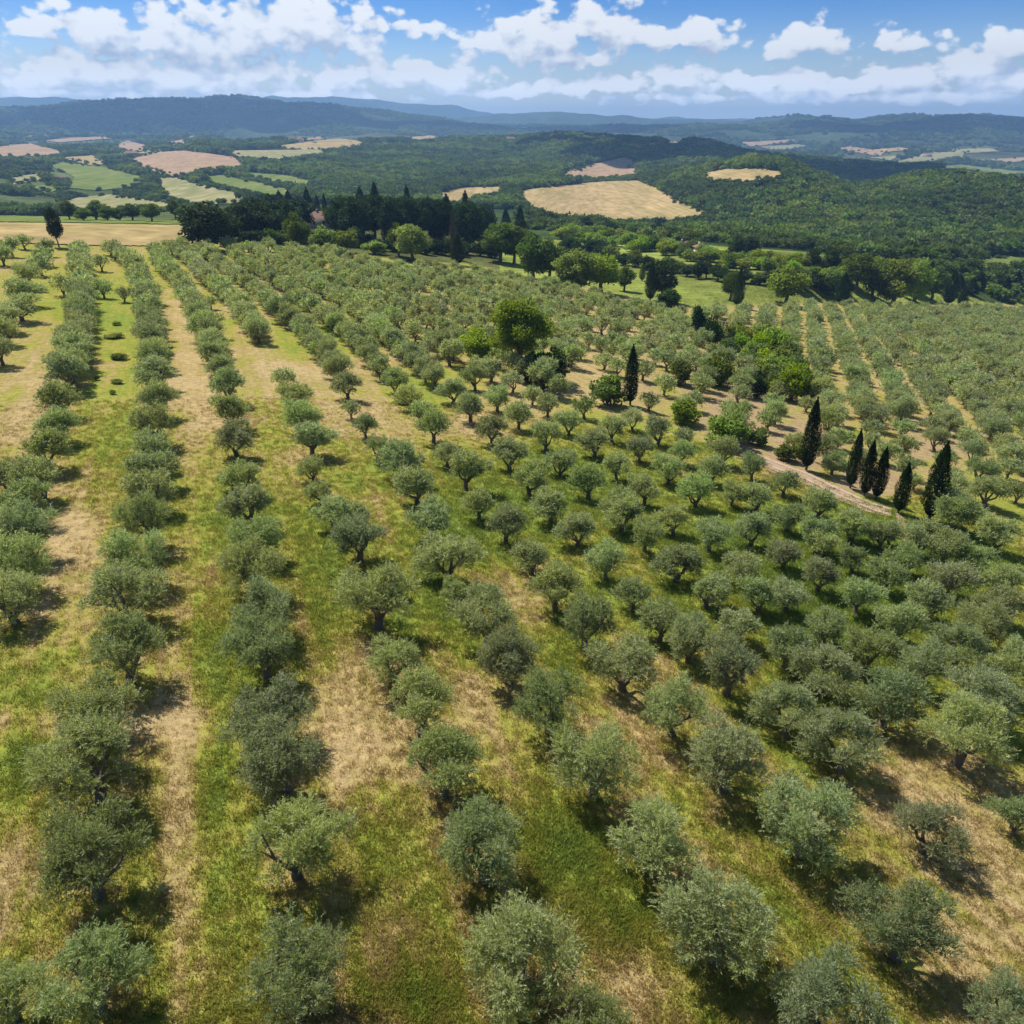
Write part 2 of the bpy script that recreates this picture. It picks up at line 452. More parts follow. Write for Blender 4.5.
def shrub_proto(seed, n, L, ht=3.0, wd=3.6):
    rng = np.random.default_rng(seed)
    lobes = []; parts = []
    for k in range(16):
        a = rng.uniform(0, 6.283); r = wd * .5 * rng.uniform(0, .68); lr = wd * rng.uniform(.12, .2)
        c = np.array([math.cos(a) * r, math.sin(a) * r, ht * rng.uniform(.2, .8) * (1 - .5 * (r / (wd * .5)) ** 2)])
        lobes.append((c, (lr, lr, lr * .85)))
        if k % 3 == 0: parts.append(tube(bez((rng.normal() * .1, rng.normal() * .1, -.2), c, .1, 4, rng, .04), [.07, .05, .04, .02], 5))
    v, q, t = lobe_cloud(lobes, n, L, L * .6, rng)
    tv, tq = join(parts)
    s = np.array([wd / (np.percentile(v[:, 0], 99) - np.percentile(v[:, 0], 1)), wd / (np.percentile(v[:, 1], 99) - np.percentile(v[:, 1], 1)), ht / np.percentile(v[:, 2], 99.5)])
    return tv * s, tq, v * s, q, t

def data_of(proto, leaf):
    tv, tq, v, q, t = proto
    return (mesh_from('trunk_mesh', tv, tq, [M['bark']], smooth=True), mesh_from('crown_mesh', v, q, [M[leaf]], t))

PROTO = {
    'broad': [data_of(broad_proto(s, 4600, .55, 10, 9, .05), 'mid') for s in (1, 2, 5, 9)],
    'bole': [data_of(broad_proto(s, 4200, .55, 10, 9, .13), 'mid') for s in (31, 32)],
    'oak': [data_of(broad_proto(77, 16000, .30, 10, 8.4, .2), 'oak')],
    'cypress': [data_of(spindle_proto(s, 9000, .26), 'cypress') for s in (1, 2, 3)],
    'conifer': [data_of(spindle_proto(s, 3000, .55, 10, 4.0, .08, True), 'dark') for s in (4, 5, 6)],
    'shrub': [data_of(shrub_proto(s, 2200, .30), 'bright') for s in (1, 2, 3, 4)],
}
PSIZE = {'broad': (10, 9), 'bole': (10, 9), 'oak': (10, 8.4), 'cypress': (10, 2.4), 'conifer': (10, 4.0), 'shrub': (3.0, 3.6)}

def add_tree(name, pair, loc, scale, rotz, label, cat, group=None, leaf=None, tilt=0.0, part=('trunk', 'crown')):
    r = bpy.data.objects.new(name, None); COL.objects.link(r)
    r.empty_display_size = .3
    r.location = loc; r.rotation_euler = (tilt * math.sin(rotz * 3), tilt * math.cos(rotz * 5), rotz); r.scale = scale
    r['label'] = label; r['category'] = cat
    if group: r['group'] = group
    for nm, me in zip(part, pair):
        c = bpy.data.objects.new(nm, me); COL.objects.link(c); c.parent = r
        if leaf and nm == part[1] and me.materials[0] is not M[leaf]:
            c.material_slots[0].link = 'OBJECT'; c.material_slots[0].material = M[leaf]
    return r

# ------------------------------------------------------------------ olive trees: crown centre (x, y) and crown width in the photograph
ROWS = [
 ('the row along the left edge', [(8,595,62),(17,562,60),(25,530,58),(20,500,52),(36,476,48),(46,450,46),(54,424,44),(61,398,42),(67,374,40),(73,354,36),(76,336,34),(81,314,30),(82,299,26),(83,285,24),(80,272,22),(81,260,20),(79,248,17)]),
 ('the first long row from the left', [(84,972,102),(90,860,116),(92,768,112),(103,710,88),(121,655,78),(125,598,84),(138,560,72),(147,525,60),(148,490,50),(151,467,45),(152,448,44),(152,426,46),(154,400,42),(152,375,38),(154,357,30),(151,338,30),(148,314,28),(144,292,26),(136,267,22),(125,256,20),(109,247,16)]),
 ('the second long row from the left', [(300,966,106),(293,842,104),(282,758,84),(270,712,78),(262,650,72),(258,612,70),(254,570,62),(252,535,54),(248,503,46),(242,474,42),(235,437,42),(230,412,38),(226,387,34),(219,365,28),(212,348,26),(205,325,26),(198,311,24),(190,298,24),(181,282,20),(173,273,18),(164,264,18),(159,256,16),(155,249,15)]),
 ('the third long row from the left', [(526,955,124),(486,848,100),(440,765,84),(418,706,76),(393,655,62),(376,602,76),(358,538,56),(334,508,40),(317,485,28),(311,461,26),(310,437,38),(301,416,35),(293,396,34),(258,331,27),(247,318,26),(239,303,28),(220,287,22),(209,278,20),(197,265,18),(189,257,16),(181,251,15),(167,246,14)]),
 ('the fourth long row from the left', [(834,1012,112),(720,930,108),(650,838,88),(595,765,90),(549,704,74),(509,656,72),(486,616,70),(448,556,58),(428,516,48),(415,484,50),(399,461,46),(377,443,26),(364,421,24),(350,402,19),(346,384,28),(338,365,28),(322,348,24),(309,334,22),(298,323,18),(283,311,26),(262,293,20),(254,286,17),(245,280,16),(237,274,16),(228,267,16),(217,260,15),(206,254,14),(197,248,14)]),
 ('the fifth long row from the left', [(903,925,98),(806,826,98),(728,760,86),(674,707,74),(623,662,70),(587,622,66),(554,587,52),(532,552,46),(504,521,44),(479,500,36),(465,471,38),(446,449,28),(434,426,34),(420,408,24),(409,396,26),(395,379,26),(380,366,24),(369,353,25),(356,340,20),(344,328,18),(326,315,28),(310,303,18),(297,293,17),(285,284,16),(272,276,16),(258,268,15),(246,262,15),(235,255,14)]),
 ('the sixth long row from the left', [(1012,1002,84),(932,823,70),(845,744,82),(790,710,72),(730,668,66),(692,637,56),(662,617,50),(634,587,43),(608,557,44),(577,526,40),(550,501,36),(530,477,36),(510,453,34),(491,428,29),(469,406,28),(452,389,28),(433,375,26),(417,361,26),(402,347,22),(390,337,20),(376,325,26),(362,314,20),(350,304,17),(335,295,17),(320,286,16),(305,277,15),(290,269,15)]),
]
GROWN = []
def fill_along(rn, pts, maxdist=3.0, step=3.5):
    for (x1, y1, w1), (x2, y2, w2) in zip(pts[:-1], pts[1:]):
        A = np.array(at(x1, y1, 2.0)[:2]); B_ = np.array(at(x2, y2, 2.0)[:2])
        dist = np.linalg.norm(B_ - A)
        if np.linalg.norm(A) < 105 or dist < step * 1.45: continue
        n = int(round(dist / step))
        for k in range(1, n):
            p = A + (B_ - A) * k / n + RNG.normal(size=2) * .25
            GROWN.append((p, rn))
LOOSE = [(590,1024,100),(0,985,84),(1024,806,44),(453,577,28),(387,570,28),(230,471,22),(356,505,26),(282,374,24),
 (20,294,30),(20,308,33),(10,319,32),(6,331,30),(-2,350,32),(27,278,28),(40,266,24),(42,257,20),(45,248,17),(11,248,19),(2,256,20),(24,241,16),
 (12,536,50),(4,470,40),(62,285,22),(102,287,18),(122,291,15),(209,298,15),(100,262,16),
 (963,738,90),(888,700,77),(988,702,74),(828,670,66),(870,645,55),(923,662,62),(1003,672,50),(1018,650,42),(960,647,58),(788,642,50),(985,627,60),(828,620,45),(903,620,50),(930,600,48),(1000,602,46),
 (788,590,40),(860,592,40),(953,575,46),(888,572,42),(1010,580,38),(820,570,38),(908,555,38),(855,552,28),(980,557,38),(785,547,34),(823,537,32),(853,524,32),(883,530,32),(923,537,38),(948,546,38),(1000,534,40),(955,515,38),
 (740,616,42),(710,585,44),(677,560,50),(647,531,42),(712,531,42),(742,562,38),(752,527,34),(675,516,30),(622,512,36),(760,590,36),
 (589,481,36),(618,506,38),(645,486,30),(696,488,32),(733,488,26),(561,459,29),(618,463,30),(669,467,32),(714,467,30),(546,434,28),(595,440,30),(641,445,28),(684,449,26),(724,449,28),
 (569,420,28),(612,426,28),(659,430,28),(684,430,20),(585,404,24),(634,416,26),(548,402,24),(649,398,20),(694,398,22),(559,385,24),(665,383,22),(702,385,24),(731,406,22),(571,356,24),(618,365,20),(643,369,22),(604,358,20),
 (450,354,26),(475,377,26),(498,397,28),(519,414,28),(512,379,24),(532,391,20),(429,345,20),
 (740,391,22),(773,400,20),(770,418,22),(808,400,18),(839,412,22),(872,427,22),(905,426,22),(839,435,24),(835,459,26),(796,436,20),(905,443,24),(908,462,24),(753,465,30),(757,494,30),(786,480,30),(820,500,32),(788,512,33),(855,522,32),(820,531,34),(893,526,26),
 (933,424,24),(937,438,26),(947,453,22),(968,436,24),(974,451,26),(1006,447,26),(949,477,28),(982,469,30),(1012,465,24),(990,492,36),(1020,488,24),(957,510,38),(916,474,18),(873,438,20),(866,455,22)]

OL = []      # x, y, z, crown width m, apparent px, row label
def add_olive(px, py, w, row=None):
    X, Y, Z = at(px, py, 2.0)
    _, _, d = project(X, Y, Z + 2)
    wm = float(np.clip(w * (.84 if w > 40 else .92) * d / F, 1.9, 5.6))
    OL.append([X, Y, Z, wm, wm * F / d, row, px, py])
for rn, pts in ROWS:
    for k, (x, y, w) in enumerate(pts): add_olive(x, y, w, (rn, k, len(pts)))
for rn, pts in ROWS: fill_along(rn, pts)
for p, rn in GROWN:
    z = float(terrain_z(*p)); x_, y_, d_ = project(p[0], p[1], z + 2)
    if min(math.hypot(o[0] - p[0], o[1] - p[1]) for o in OL) < 2.6: continue
    wm = max(2.4, RNG.normal(3.6, .3)); OL.append([p[0], p[1], z, wm, wm * F / float(d_), (rn, 0, 0), float(x_), float(y_)])
for x, y, w in LOOSE: add_olive(x, y, w)
for rn, _ in ROWS:
    mem = sorted([o for o in OL if o[5] and o[5][0] == rn], key=lambda o: o[0] ** 2 + o[1] ** 2)
    for k, o in enumerate(mem): o[5] = (rn, k, len(mem))

def fill_rows(poly, pa, pb, spacing, step, mind, size, jit=.5):
    a = np.array(at(*pa)[:2]); b = np.array(at(*pb)[:2])
    d = (b - a) / np.linalg.norm(b - a); n = np.array([-d[1], d[0]])
    ex = np.array([(o[0], o[1]) for o in OL])
    for i in range(-60, 61):
        off = RNG.uniform(0, step)
        for j in range(-70, 71):
            p = a + n * spacing * i + d * (step * j + off) + RNG.normal(size=2) * jit
            if p[1] < 20: continue
            z = float(terrain_z(*p)); x_, y_, dd = project(p[0], p[1], z + 2)
            if not inpoly(x_, y_, poly): continue
            if len(ex) and np.min(np.hypot(ex[:, 0] - p[0], ex[:, 1] - p[1])) < mind: continue
            if RNG.random() < .04: continue
            w = RNG.normal(size[0], size[1])
            OL.append([p[0], p[1], z, max(2.2, w), max(2.2, w) * F / dd, None, float(x_), float(y_)])

POLY_BACK = [(170,243),(190,244),(250,242),(330,248),(395,262),(460,265),(540,280),(650,303),(705,312),(735,335),(722,372),(690,372),(640,360),(560,350),(540,380),(495,380),(440,345),(420,350),(360,318),(300,300),(230,262)]
fill_rows(POLY_BACK, (322,348), (217,260), 6.4, 4.6, 3.3, (3.35, .35))
POLY_RIGHT = [(712,310),(800,305),(900,306),(1060,309),(1060,455),(1015,440),(940,424),(880,424),(840,410),(812,400),(800,372),(775,340),(735,325)]
fill_rows(POLY_RIGHT, (894,355), (911,379), 6.3, 4.4, 3.3, (3.75, .35))
POLY_SOIL = [(640,372),(735,345),(800,398),(900,420),(1040,436),(1040,520),(935,498),(860,466),(760,450),(690,412)]
fill_rows(POLY_SOIL, (894,355), (911,379), 6.3, 4.6, 4.3, (3.6, .3))
POLY_LEFT = [(-60,243),(0,242),(70,246),(110,247),(110,300),(60,360),(40,420),(-60,600)]
print('olives', len(OL))

OL.sort(key=lambda o: -o[4])
infr = [o for o in OL if -40 < o[6] < 1064 and o[7] < 1060]
NEAR = infr[:300]; REST = infr[300:]
ORD = ['nearest', 'second', 'third', 'fourth', 'fifth', 'sixth', 'seventh', 'eighth', 'ninth', 'tenth', 'eleventh', 'twelfth', 'thirteenth', 'fourteenth', 'fifteenth', 'sixteenth', 'seventeenth', 'eighteenth', 'nineteenth', 'twentieth', 'twenty-first', 'twenty-second', 'twenty-third', 'twenty-fourth', 'twenty-fifth', 'twenty-sixth', 'twenty-seventh', 'twenty-eighth', 'twenty-ninth']
used = set()
for k, o in enumerate(NEAR):
    X, Y, Z, wm, app, row, px, py = o
    look = 'broad' if wm > 4.7 else ('small' if wm < 3.0 else 'round')
    if row:
        rn, i, n = row
        lab = ('nearest olive tree of ' if i == 0 else '%s olive tree from near end of ' % ORD[i]) + rn
        lab = look + ' ' + lab
        if i >= 9: lab = '%s olive tree of %s, %d percent down' % (look, rn, round(py / 10.24))
        if lab in used: lab = '%s olive tree of %s, %.1f percent down' % (look, rn, py / 10.24)
    else:
        lab = '%s olive tree %d percent across and %d percent down the photo' % (look, round(px / 10.24), round(py / 10.24))
        if lab in used: lab = '%s grey-green olive tree %.1f percent across and %.1f percent down the photo' % (look, px / 10.24, py / 10.24)
    used.add(lab)
    lod = OLIVE_NEAR if app > 44 else OLIVE_MID
    pair = lod[(k * 5 + int(px)) % len(lod)]
    s = wm / 4.2
    zs = s * random.uniform(1.04, 1.3) if wm < 4.3 else s * random.uniform(.9, 1.08)
    add_tree('olive_tree', pair, (X, Y, Z), (s * random.uniform(.88, 1.1), s * random.uniform(.88, 1.1), zs), random.uniform(0, 6.28), lab, 'olive tree', 'olive trees planted in rows on the slope', tilt=.09)

# ------------------------------------------------------------------ instanced stuff
def proto_collection(name, datas):
    c = bpy.data.collections.new(name)
    for k, (pair, leaf) in enumerate(datas):
        # trunk and crown joined into one mesh
        vs = []; qs = []; ts = []; mi = []; off = 0
        for q, me in enumerate(pair):
            v = np.zeros(len(me.vertices) * 3, np.float32); me.vertices.foreach_get('co', v); v = v.reshape(-1, 3)
            l = np.zeros(len(me.loops), np.int32); me.loops.foreach_get('vertex_index', l)
            vs.append(v); qs.append(l.reshape(-1, 4) + off); off += len(v); mi.append(np.full(len(l) // 4, q))
            t = np.full(len(v), .5, np.float32)
            if 'tint' in me.attributes: me.attributes['tint'].data.foreach_get('value', t)
            ts.append(t)
        me = mesh_from(name + '_mesh', np.concatenate(vs), np.concatenate(qs), [M['bark'], leaf], np.concatenate(ts), np.concatenate(mi))
        o = bpy.data.objects.new('%s_%02d' % (name, k), me); c.objects.link(o)
    return c

def scatter(name, pts, scl, rot, idx, coll, label, cat, extra=None):
    me = bpy.data.meshes.new(name)
    me.vertices.add(len(pts)); me.vertices.foreach_set('co', np.ascontiguousarray(pts, np.float32).ravel())
    a = me.attributes.new('scl', 'FLOAT_VECTOR', 'POINT'); a.data.foreach_set('vector', np.ascontiguousarray(scl, np.float32).ravel())
    r3 = np.zeros((len(pts), 3), np.float32); r3[:, 2] = rot
    a = me.attributes.new('rot', 'FLOAT_VECTOR', 'POINT'); a.data.foreach_set('vector', r3.ravel())
    a = me.attributes.new('idx', 'INT', 'POINT'); a.data.foreach_set('value', np.ascontiguousarray(idx, np.int32))
    if extra is not None:
        a = me.attributes.new('green', 'FLOAT', 'POINT'); a.data.foreach_set('value', np.ascontiguousarray(extra, np.float32))
    me.update()
    ob = bpy.data.objects.new(name, me); COL.objects.link(ob)
    ob['kind'] = 'stuff'; ob['label'] = label; ob['category'] = cat
    ng = bpy.data.node_groups.new(name + '_nodes', 'GeometryNodeTree')
    ng.interface.new_socket('Geometry', in_out='INPUT', socket_type='NodeSocketGeometry')
    ng.interface.new_socket('Geometry', in_out='OUTPUT', socket_type='NodeSocketGeometry')
    N, L = ng.nodes, ng.links
    gi = N.new('NodeGroupInput'); go = N.new('NodeGroupOutput')
    ip = N.new('GeometryNodeInstanceOnPoints'); ci = N.new('GeometryNodeCollectionInfo')
    ci.inputs['Collection'].default_value = coll; ci.inputs['Separate Children'].default_value = True; ci.inputs['Reset Children'].default_value = True
    def attr(nm, t):
        n = N.new('GeometryNodeInputNamedAttribute'); n.data_type = t; n.inputs['Name'].default_value = nm
        return n.outputs['Attribute']
    L.new(gi.outputs[0], ip.inputs['Points']); L.new(ci.outputs[0], ip.inputs['Instance'])
    ip.inputs['Pick Instance'].default_value = True
    L.new(attr('idx', 'INT'), ip.inputs['Instance Index']); L.new(attr('rot', 'FLOAT_VECTOR'), ip.inputs['Rotation']); L.new(attr('scl', 'FLOAT_VECTOR'), ip.inputs['Scale'])
    L.new(ip.outputs[0], go.inputs[0])
    md = ob.modifiers.new('scatter', 'NODES'); md.node_group = ng
    return ob

OLIVE_FAR = [olive_proto(s, 26, 4, 3.6, .3) for s in (203, 204, 208, 215, 216)]
OLIVE_FAR = [(mesh_from('t', a, b, [M['bark']]), mesh_from('c', c, d, [M['olive']], e)) for a, b, c, d, e in OLIVE_FAR]
cf = proto_collection('far_olive', [(p, M['olive']) for p in OLIVE_FAR])
if REST:
    R_ = np.array([[o[0], o[1], o[2], o[3]] for o in REST])
    s = R_[:, 3] / 4.2
    scatter('olive_grove', R_[:, :3], np.stack([s, s, s * RNG.uniform(1.0, 1.22, len(s))], 1), RNG.uniform(0, 6.28, len(s)), RNG.integers(0, 5, len(s)), cf,
            'distant olive trees massed in rows at the back and right of the slope', 'olive grove')

# ------------------------------------------------------------------ single trees and shrubs: x, base y, height px, width px
def put(px, py, hp, wp, proto, leaf, name, label, cat, group=None, tilt=.03):
    X, Y, Z = at(px, py)
    _, _, d = project(X, Y, Z)
    dep = math.atan2(CAMZ - Z, math.hypot(X, Y))
    h = hp * d / F / math.cos(dep) ; w = wp * d / F * (.88 if proto == 'cypress' else 1)
    H0, W0 = PSIZE[proto]
    pr = PROTO[proto][int(px * 7 + py * 3) % len(PROTO[proto])]
    return add_tree(name, pr, (X, Y, Z), (w / W0, w / W0, h / H0), random.uniform(0, 6.28), label, cat, group, leaf, tilt if proto != 'cypress' else .008, ('stem', 'crown') if proto == 'shrub' else ('trunk', 'crown'))

CY = 'cypress_tree'; g = 'dark cypresses beside the orchard'
put(630, 405, 58, 15, 'cypress', 'cypress', CY, 'lone dark cypress standing among olives right of the big oak', 'cypress', g)
put(806, 470, 70, 18, 'cypress', 'cypress', CY, 'tall broad cypress at the left end of the line by the track', 'cypress', g)
put(850, 488, 58, 14, 'cypress', 'cypress', CY, 'slim cypress second from the left in the line by the track', 'cypress', g)
put(864, 496, 55, 14, 'cypress', 'cypress', CY, 'cypress in the middle of the tight trio by the track', 'cypress', g)
put(876, 499, 52, 15, 'cypress', 'cypress', CY, 'cypress at the right of the tight trio by the track', 'cypress', g)
put(898, 513, 50, 16, 'cypress', 'cypress', CY, 'short cypress between the trio and the tallest cypress', 'cypress', g)
put(929, 520, 77, 23, 'cypress', 'cypress', CY, 'tallest cypress, at the right end of the line by the track', 'cypress', g)
put(59, 247, 36, 13, 'broad', 'dark', 'conifer_tree', 'dark upright conifer against the tan field at far left', 'conifer')
put(458, 265, 30, 15, 'cypress', 'cypress', CY, 'leaning green cypress below the dry spire at the wood edge', 'cypress')
put(454, 259, 46, 8, 'cypress', 'dead', 'dead_cypress', 'thin brown dead cypress spire at the edge of the dark wood', 'cypress')
put(650, 301, 38, 12, 'cypress', 'dark', CY, 'narrow dark cypress touching a round tree beside the meadow', 'cypress')
put(737, 307, 37, 13, 'cypress', 'dark', CY, 'stubby dark cypress at the front of the green meadow', 'cypress')
put(841, 304, 30, 16, 'cypress', 'dark', CY, 'short thick cypress right of the meadow tree', 'cypress')
put(948, 305, 34, 15, 'cypress', 'dark', CY, 'dark cypress at the right end of the orchard edge', 'cypress')
put(961, 307, 19, 10, 'cypress', 'dark', CY, 'small cypress just right of the dark one at the orchard edge', 'cypress')
put(642, 281, 17, 7, 'cypress', 'mid', CY, 'tiny green columnar tree behind the meadow trees', 'cypress')
put(519, 374, 70, 56, 'oak', 'oak', 'oak_tree', 'big yellow-green oak standing in the middle of the olive rows', 'oak')
put(478, 362, 32, 34, 'broad', 'oak', 'small_tree', 'low green tree left of the big oak', 'tree')
put(545, 384, 34, 46, 'shrub', 'dark', 'shrub', 'dark bush right below the big oak', 'bush')
put(607, 405, 28, 34, 'shrub', 'bright', 'shrub', 'bright round bush left of the lone cypress', 'bush')
put(683, 424, 22, 26, 'shrub', 'bright', 'shrub', 'bright green bush among olives right of the lone cypress', 'bush')
put(728, 446, 30, 38, 'shrub', 'bright', 'shrub', 'bright green bush at the head of the dirt track', 'bush')
for x, y, h, w, lf in [(697,338,30,15,'dark'),(711,346,28,18,'dark'),(727,347,22,16,'mid'),(758,360,26,24,'oak'),(772,360,32,30,'oak'),(786,366,24,24,'mid'),(748,372,20,20,'mid'),(768,384,26,26,'bright'),(790,400,34,32,'oak'),(802,392,22,22,'bright'),(757,398,22,16,'dark'),(740,352,18,16,'oak'),(780,380,22,22,'oak'),(716,385,30,30,'mid'),(680,384,24,24,'mid'),(762,345,18,20,'bright'),(758,445,16,20,'mid'),(786,460,16,22,'mid'),(800,458,14,14,'bright'),(752,366,24,24,'bright'),(764,372,22,24,'oak'),(776,372,24,26,'bright'),(744,346,18,20,'bright'),(736,342,16,18,'oak'),(784,352,18,20,'bright'),(796,378,22,24,'bright'),(788,388,20,22,'oak'),(774,392,20,22,'mid'),(808,402,20,22,'bright'),(756,380,20,22,'oak'),(728,355,16,18,'mid')]:
    put(x, y, h, w, 'shrub', lf, 'shrub', '%s bush %d percent across and %d percent down, between the olive blocks' % ({'dark': 'dark', 'mid': 'green', 'oak': 'yellow-green', 'bright': 'bright green'}[lf], round(x / 10.24), round(y / 10.24)), 'bush', 'bushes between the two olive blocks')
for x, y, h, w in [(117,325,8,14),(114,338,10,28),(119,359,13,24),(97,380,12,9),(117,383,8,20),(113,394,9,9),(402,404,10,26)]:
    put(x, y, h * .45, w * .6, 'shrub', 'bright', 'weed_clump', 'low green weed clump %d percent across and %d percent down, on open grass' % (round(x / 10.24), round(y / 10.24)), 'weeds', 'weed clumps between the rows')

# edge trees
B = 'broadleaf_tree'
ET = [
 (211,249,42,44,'broad','dark','big dark round tree at the left end of the wood'),
 (230,246,30,24,'broad','dark','dark round tree hugging the big one at the wood end'),
 (299,252,36,24,'broad','mid','sunlit green tree standing before the dark wood near the farmhouse'),
 (413,261,33,32,'broad','bright','pale green round tree standing before the dark wood'),
 (399,256,30,20,'broad','mid','mid green tree left of the pale round one'),
 (500,262,36,34,'broad','mid','green tree right of the dead cypress spire'),
 (514,264,34,26,'broad','mid','green tree left of the double dark crown'),
 (533,279,42,32,'broad','mid','left half of the double crowned tree pair at the orchard edge'),
 (550,281,40,30,'broad','mid','right half of the double crowned tree pair at the orchard edge'),
 (577,291,38,38,'broad','bright','light green spreading tree with dark gaps by the meadow'),
 (601,293,36,36,'broad','bright','light green tree between the spreading tree and the small one'),
 (624,291,24,20,'broad','mid','small round tree with a trunk at the meadow corner'),
 (661,301,37,28,'broad','dark','round dark tree behind the narrow cypress'),
 (668,313,22,22,'broad','dark','dark low bush tree in front of the round dark tree'),
 (786,305,37,36,'broad','bright','big light green tree standing on the meadow'),
 (730,300,26,18,'broad','mid','round green tree behind the stubby cypress'),
 (892,305,42,38,'broad','bright','front light green tree of the group right of the meadow'),
 (914,302,40,30,'broad','bright','tall yellow-green tree of the group right of the meadow'),
 (931,300,32,24,'broad','mid','right end tree of the group right of the meadow'),
 (872,296,36,26,'broad','bright','left tree of the group right of the meadow'),
 (856,290,34,28,'broad','mid','grey-green tree behind the short thick cypress'),
 (905,288,28,30,'broad','bright','yellow-green tree at the back of the group right of the meadow'),
 (326,250,22,20,'shrub','bright','pale bush below the farmhouse, left of the round one'),
 (346,252,20,24,'shrub','bright','round bright bush below the farmhouse'),
 (318,250,14,15,'shrub','mid','small bush below the farmhouse at the olive edge'),
 (356,246,18,18,'shrub','mid','bush under the wood right of the farmhouse'),
 (374,254,12,22,'shrub','bright','low bright bush in front of the dark wood'),
]
for x, y, h, w, p, lf, lab in ET:
    put(x, y, h, w, p, lf, B if p == 'broad' else 'shrub', lab, 'tree' if p == 'broad' else 'bush', 'trees along the orchard edge')
gw = 'trees of the dark wood behind the orchard'
W_B = [(248,240,40,32),(266,241,40,34),(284,240,42,32),(256,228,32,30),(275,226,34,30),(300,232,36,26),(344,240,46,26),(358,244,50,26),(375,243,50,26),(392,248,52,26),(408,244,50,24),(425,246,50,26),(441,248,50,24),(470,250,50,26),(484,248,46,24),(350,228,32,26),(368,227,34,28),(388,228,34,28),(405,229,34,26),(424,230,34,28),(446,232,34,28),(464,234,34,26),(240,232,30,24),(337,230,30,20),(312,226,24,20)]
for x, y, h, w in W_B:
    put(x, y, h * .86, w * 1.05, 'broad', 'dark', 'dark_tree', 'dark broad crown inside the wood behind the orchard', 'tree', gw)
W_C = [(309,218,28,13,'widest of three pointed conifers behind the farmhouse'),(318,219,22,9,'middle of three pointed conifers behind the farmhouse'),(326,219,24,7,'thinnest of three pointed conifers behind the farmhouse'),(290,216,24,14,'pointed conifer left of the three behind the farmhouse')]
for x, y, h, w, lab in W_C: put(x, y, h, w, 'conifer', 'dark', 'conifer_tree', lab, 'conifer')
for x, y, h, w in [(361,222,30,19),(377,224,36,16),(409,226,35,14),(447,234,34,20),(466,234,37,15),(281,216,22,13)]:
    put(x, y, h * 1.08, w, 'conifer', 'dark', 'conifer_tree', 'dark pointed top rising out of the wood behind the orchard', 'conifer', gw)
for x, y, h, w, lab in [(493,230,20,8,'small conifer right of the dark wood'),(506,236,26,14,'middle conifer of three right of the dark wood'),(520,240,32,15,'tallest conifer right of the dark wood')]:
    put(x, y, h, w, 'conifer', 'dark', 'conifer_tree', lab, 'conifer')
for k in range(24):
    x = 236 + k * 11 + random.uniform(-3, 3)
    if 305 < x < 335: continue
    put(x, float(np.interp(x, [236, 330, 400, 500], [245, 244, 252, 258])) + random.uniform(-2, 1), random.uniform(9, 16), random.uniform(14, 20), 'shrub', random.choice(['dark', 'dark', 'mid']), 'undergrowth_bush', 'dark bush at the foot of the wood behind the orchard', 'bush', 'bushes at the foot of the wood')
# hedge lines and shrubs on the valley side
def along(poly, step, jx, jy):
    out = []
    for (x1, y1), (x2, y2) in zip(poly[:-1], poly[1:]):
        n = max(1, int(math.hypot(x2 - x1, y2 - y1) / step))
        for k in range(n):
            t = (k + random.random() * .6) / n
            out.append((x1 + (x2 - x1) * t + random.uniform(-jx, jx), y1 + (y2 - y1) * t + random.uniform(-jy, jy)))
    return out
for x, y in along([(560,250),(600,258),(640,268),(686,276),(733,282),(775,284),(850,296)], 9, 2, 1.5):
    put(x, y, random.uniform(11, 17), random.uniform(13, 18), 'broad' if random.random() < .4 else 'shrub', 'mid' if random.random() < .5 else 'dark', 'hedge_bush', 'dark green bush in the hedge line above the green meadow', 'bush', 'hedge line above the meadow')
for x, y in along([(556,240),(600,246),(650,252),(700,262),(740,268),(800,276),(850,282)], 9, 3, 2):
    put(x, y, random.uniform(10, 15), random.uniform(14, 20), 'shrub', random.choice(['bright', 'oak', 'bright', 'mid']), 'scrub_bush', 'bright green bush on the scrub slope behind the hedge line', 'bush', 'scrub behind the hedge line')
for x, y in along([(560,233),(610,240),(660,247),(720,258),(780,264),(840,272),(880,276)], 10, 3, 2):
    put(x, y, random.uniform(8, 13), random.uniform(13, 20), 'shrub', random.choice(['bright', 'oak', 'mid']), 'scrub_bush', 'bright green bush on the scrub slope behind the hedge line', 'bush', 'scrub behind the hedge line')
for x, y in along([(536,222),(600,232),(660,238),(700,244)], 9, 3, 1.5):
    put(x, y, random.uniform(9, 14), random.uniform(11, 16), 'broad', 'dark' if random.random() < .5 else 'mid', 'valley_tree', 'small dark tree on the line below the big tan field', 'tree', 'trees below the tan field')
for x, y in [(738,260),(750,260),(812,270),(830,272),(846,272),(868,276),(886,278),(905,280),(924,284),(942,287)]:
    put(x, y, random.uniform(20, 26), random.uniform(14, 19), 'broad', 'dark', 'dark_tree', 'dark tree in the line across the valley bottom', 'tree', 'dark valley line')
for x, y in [(958,290),(978,288),(998,290),(1014,291),(970,294),(1004,296),(946,292)]:
    put(x, y, random.uniform(14, 20), random.uniform(12, 17), 'conifer' if random.random() < .4 else 'broad', 'dark', 'dark_tree', 'dark tree in the shaded hollow below the yellow-green field', 'tree', 'dark hollow trees')  # dark trees; the cloud shade over the hollow is also put into the leaf colour
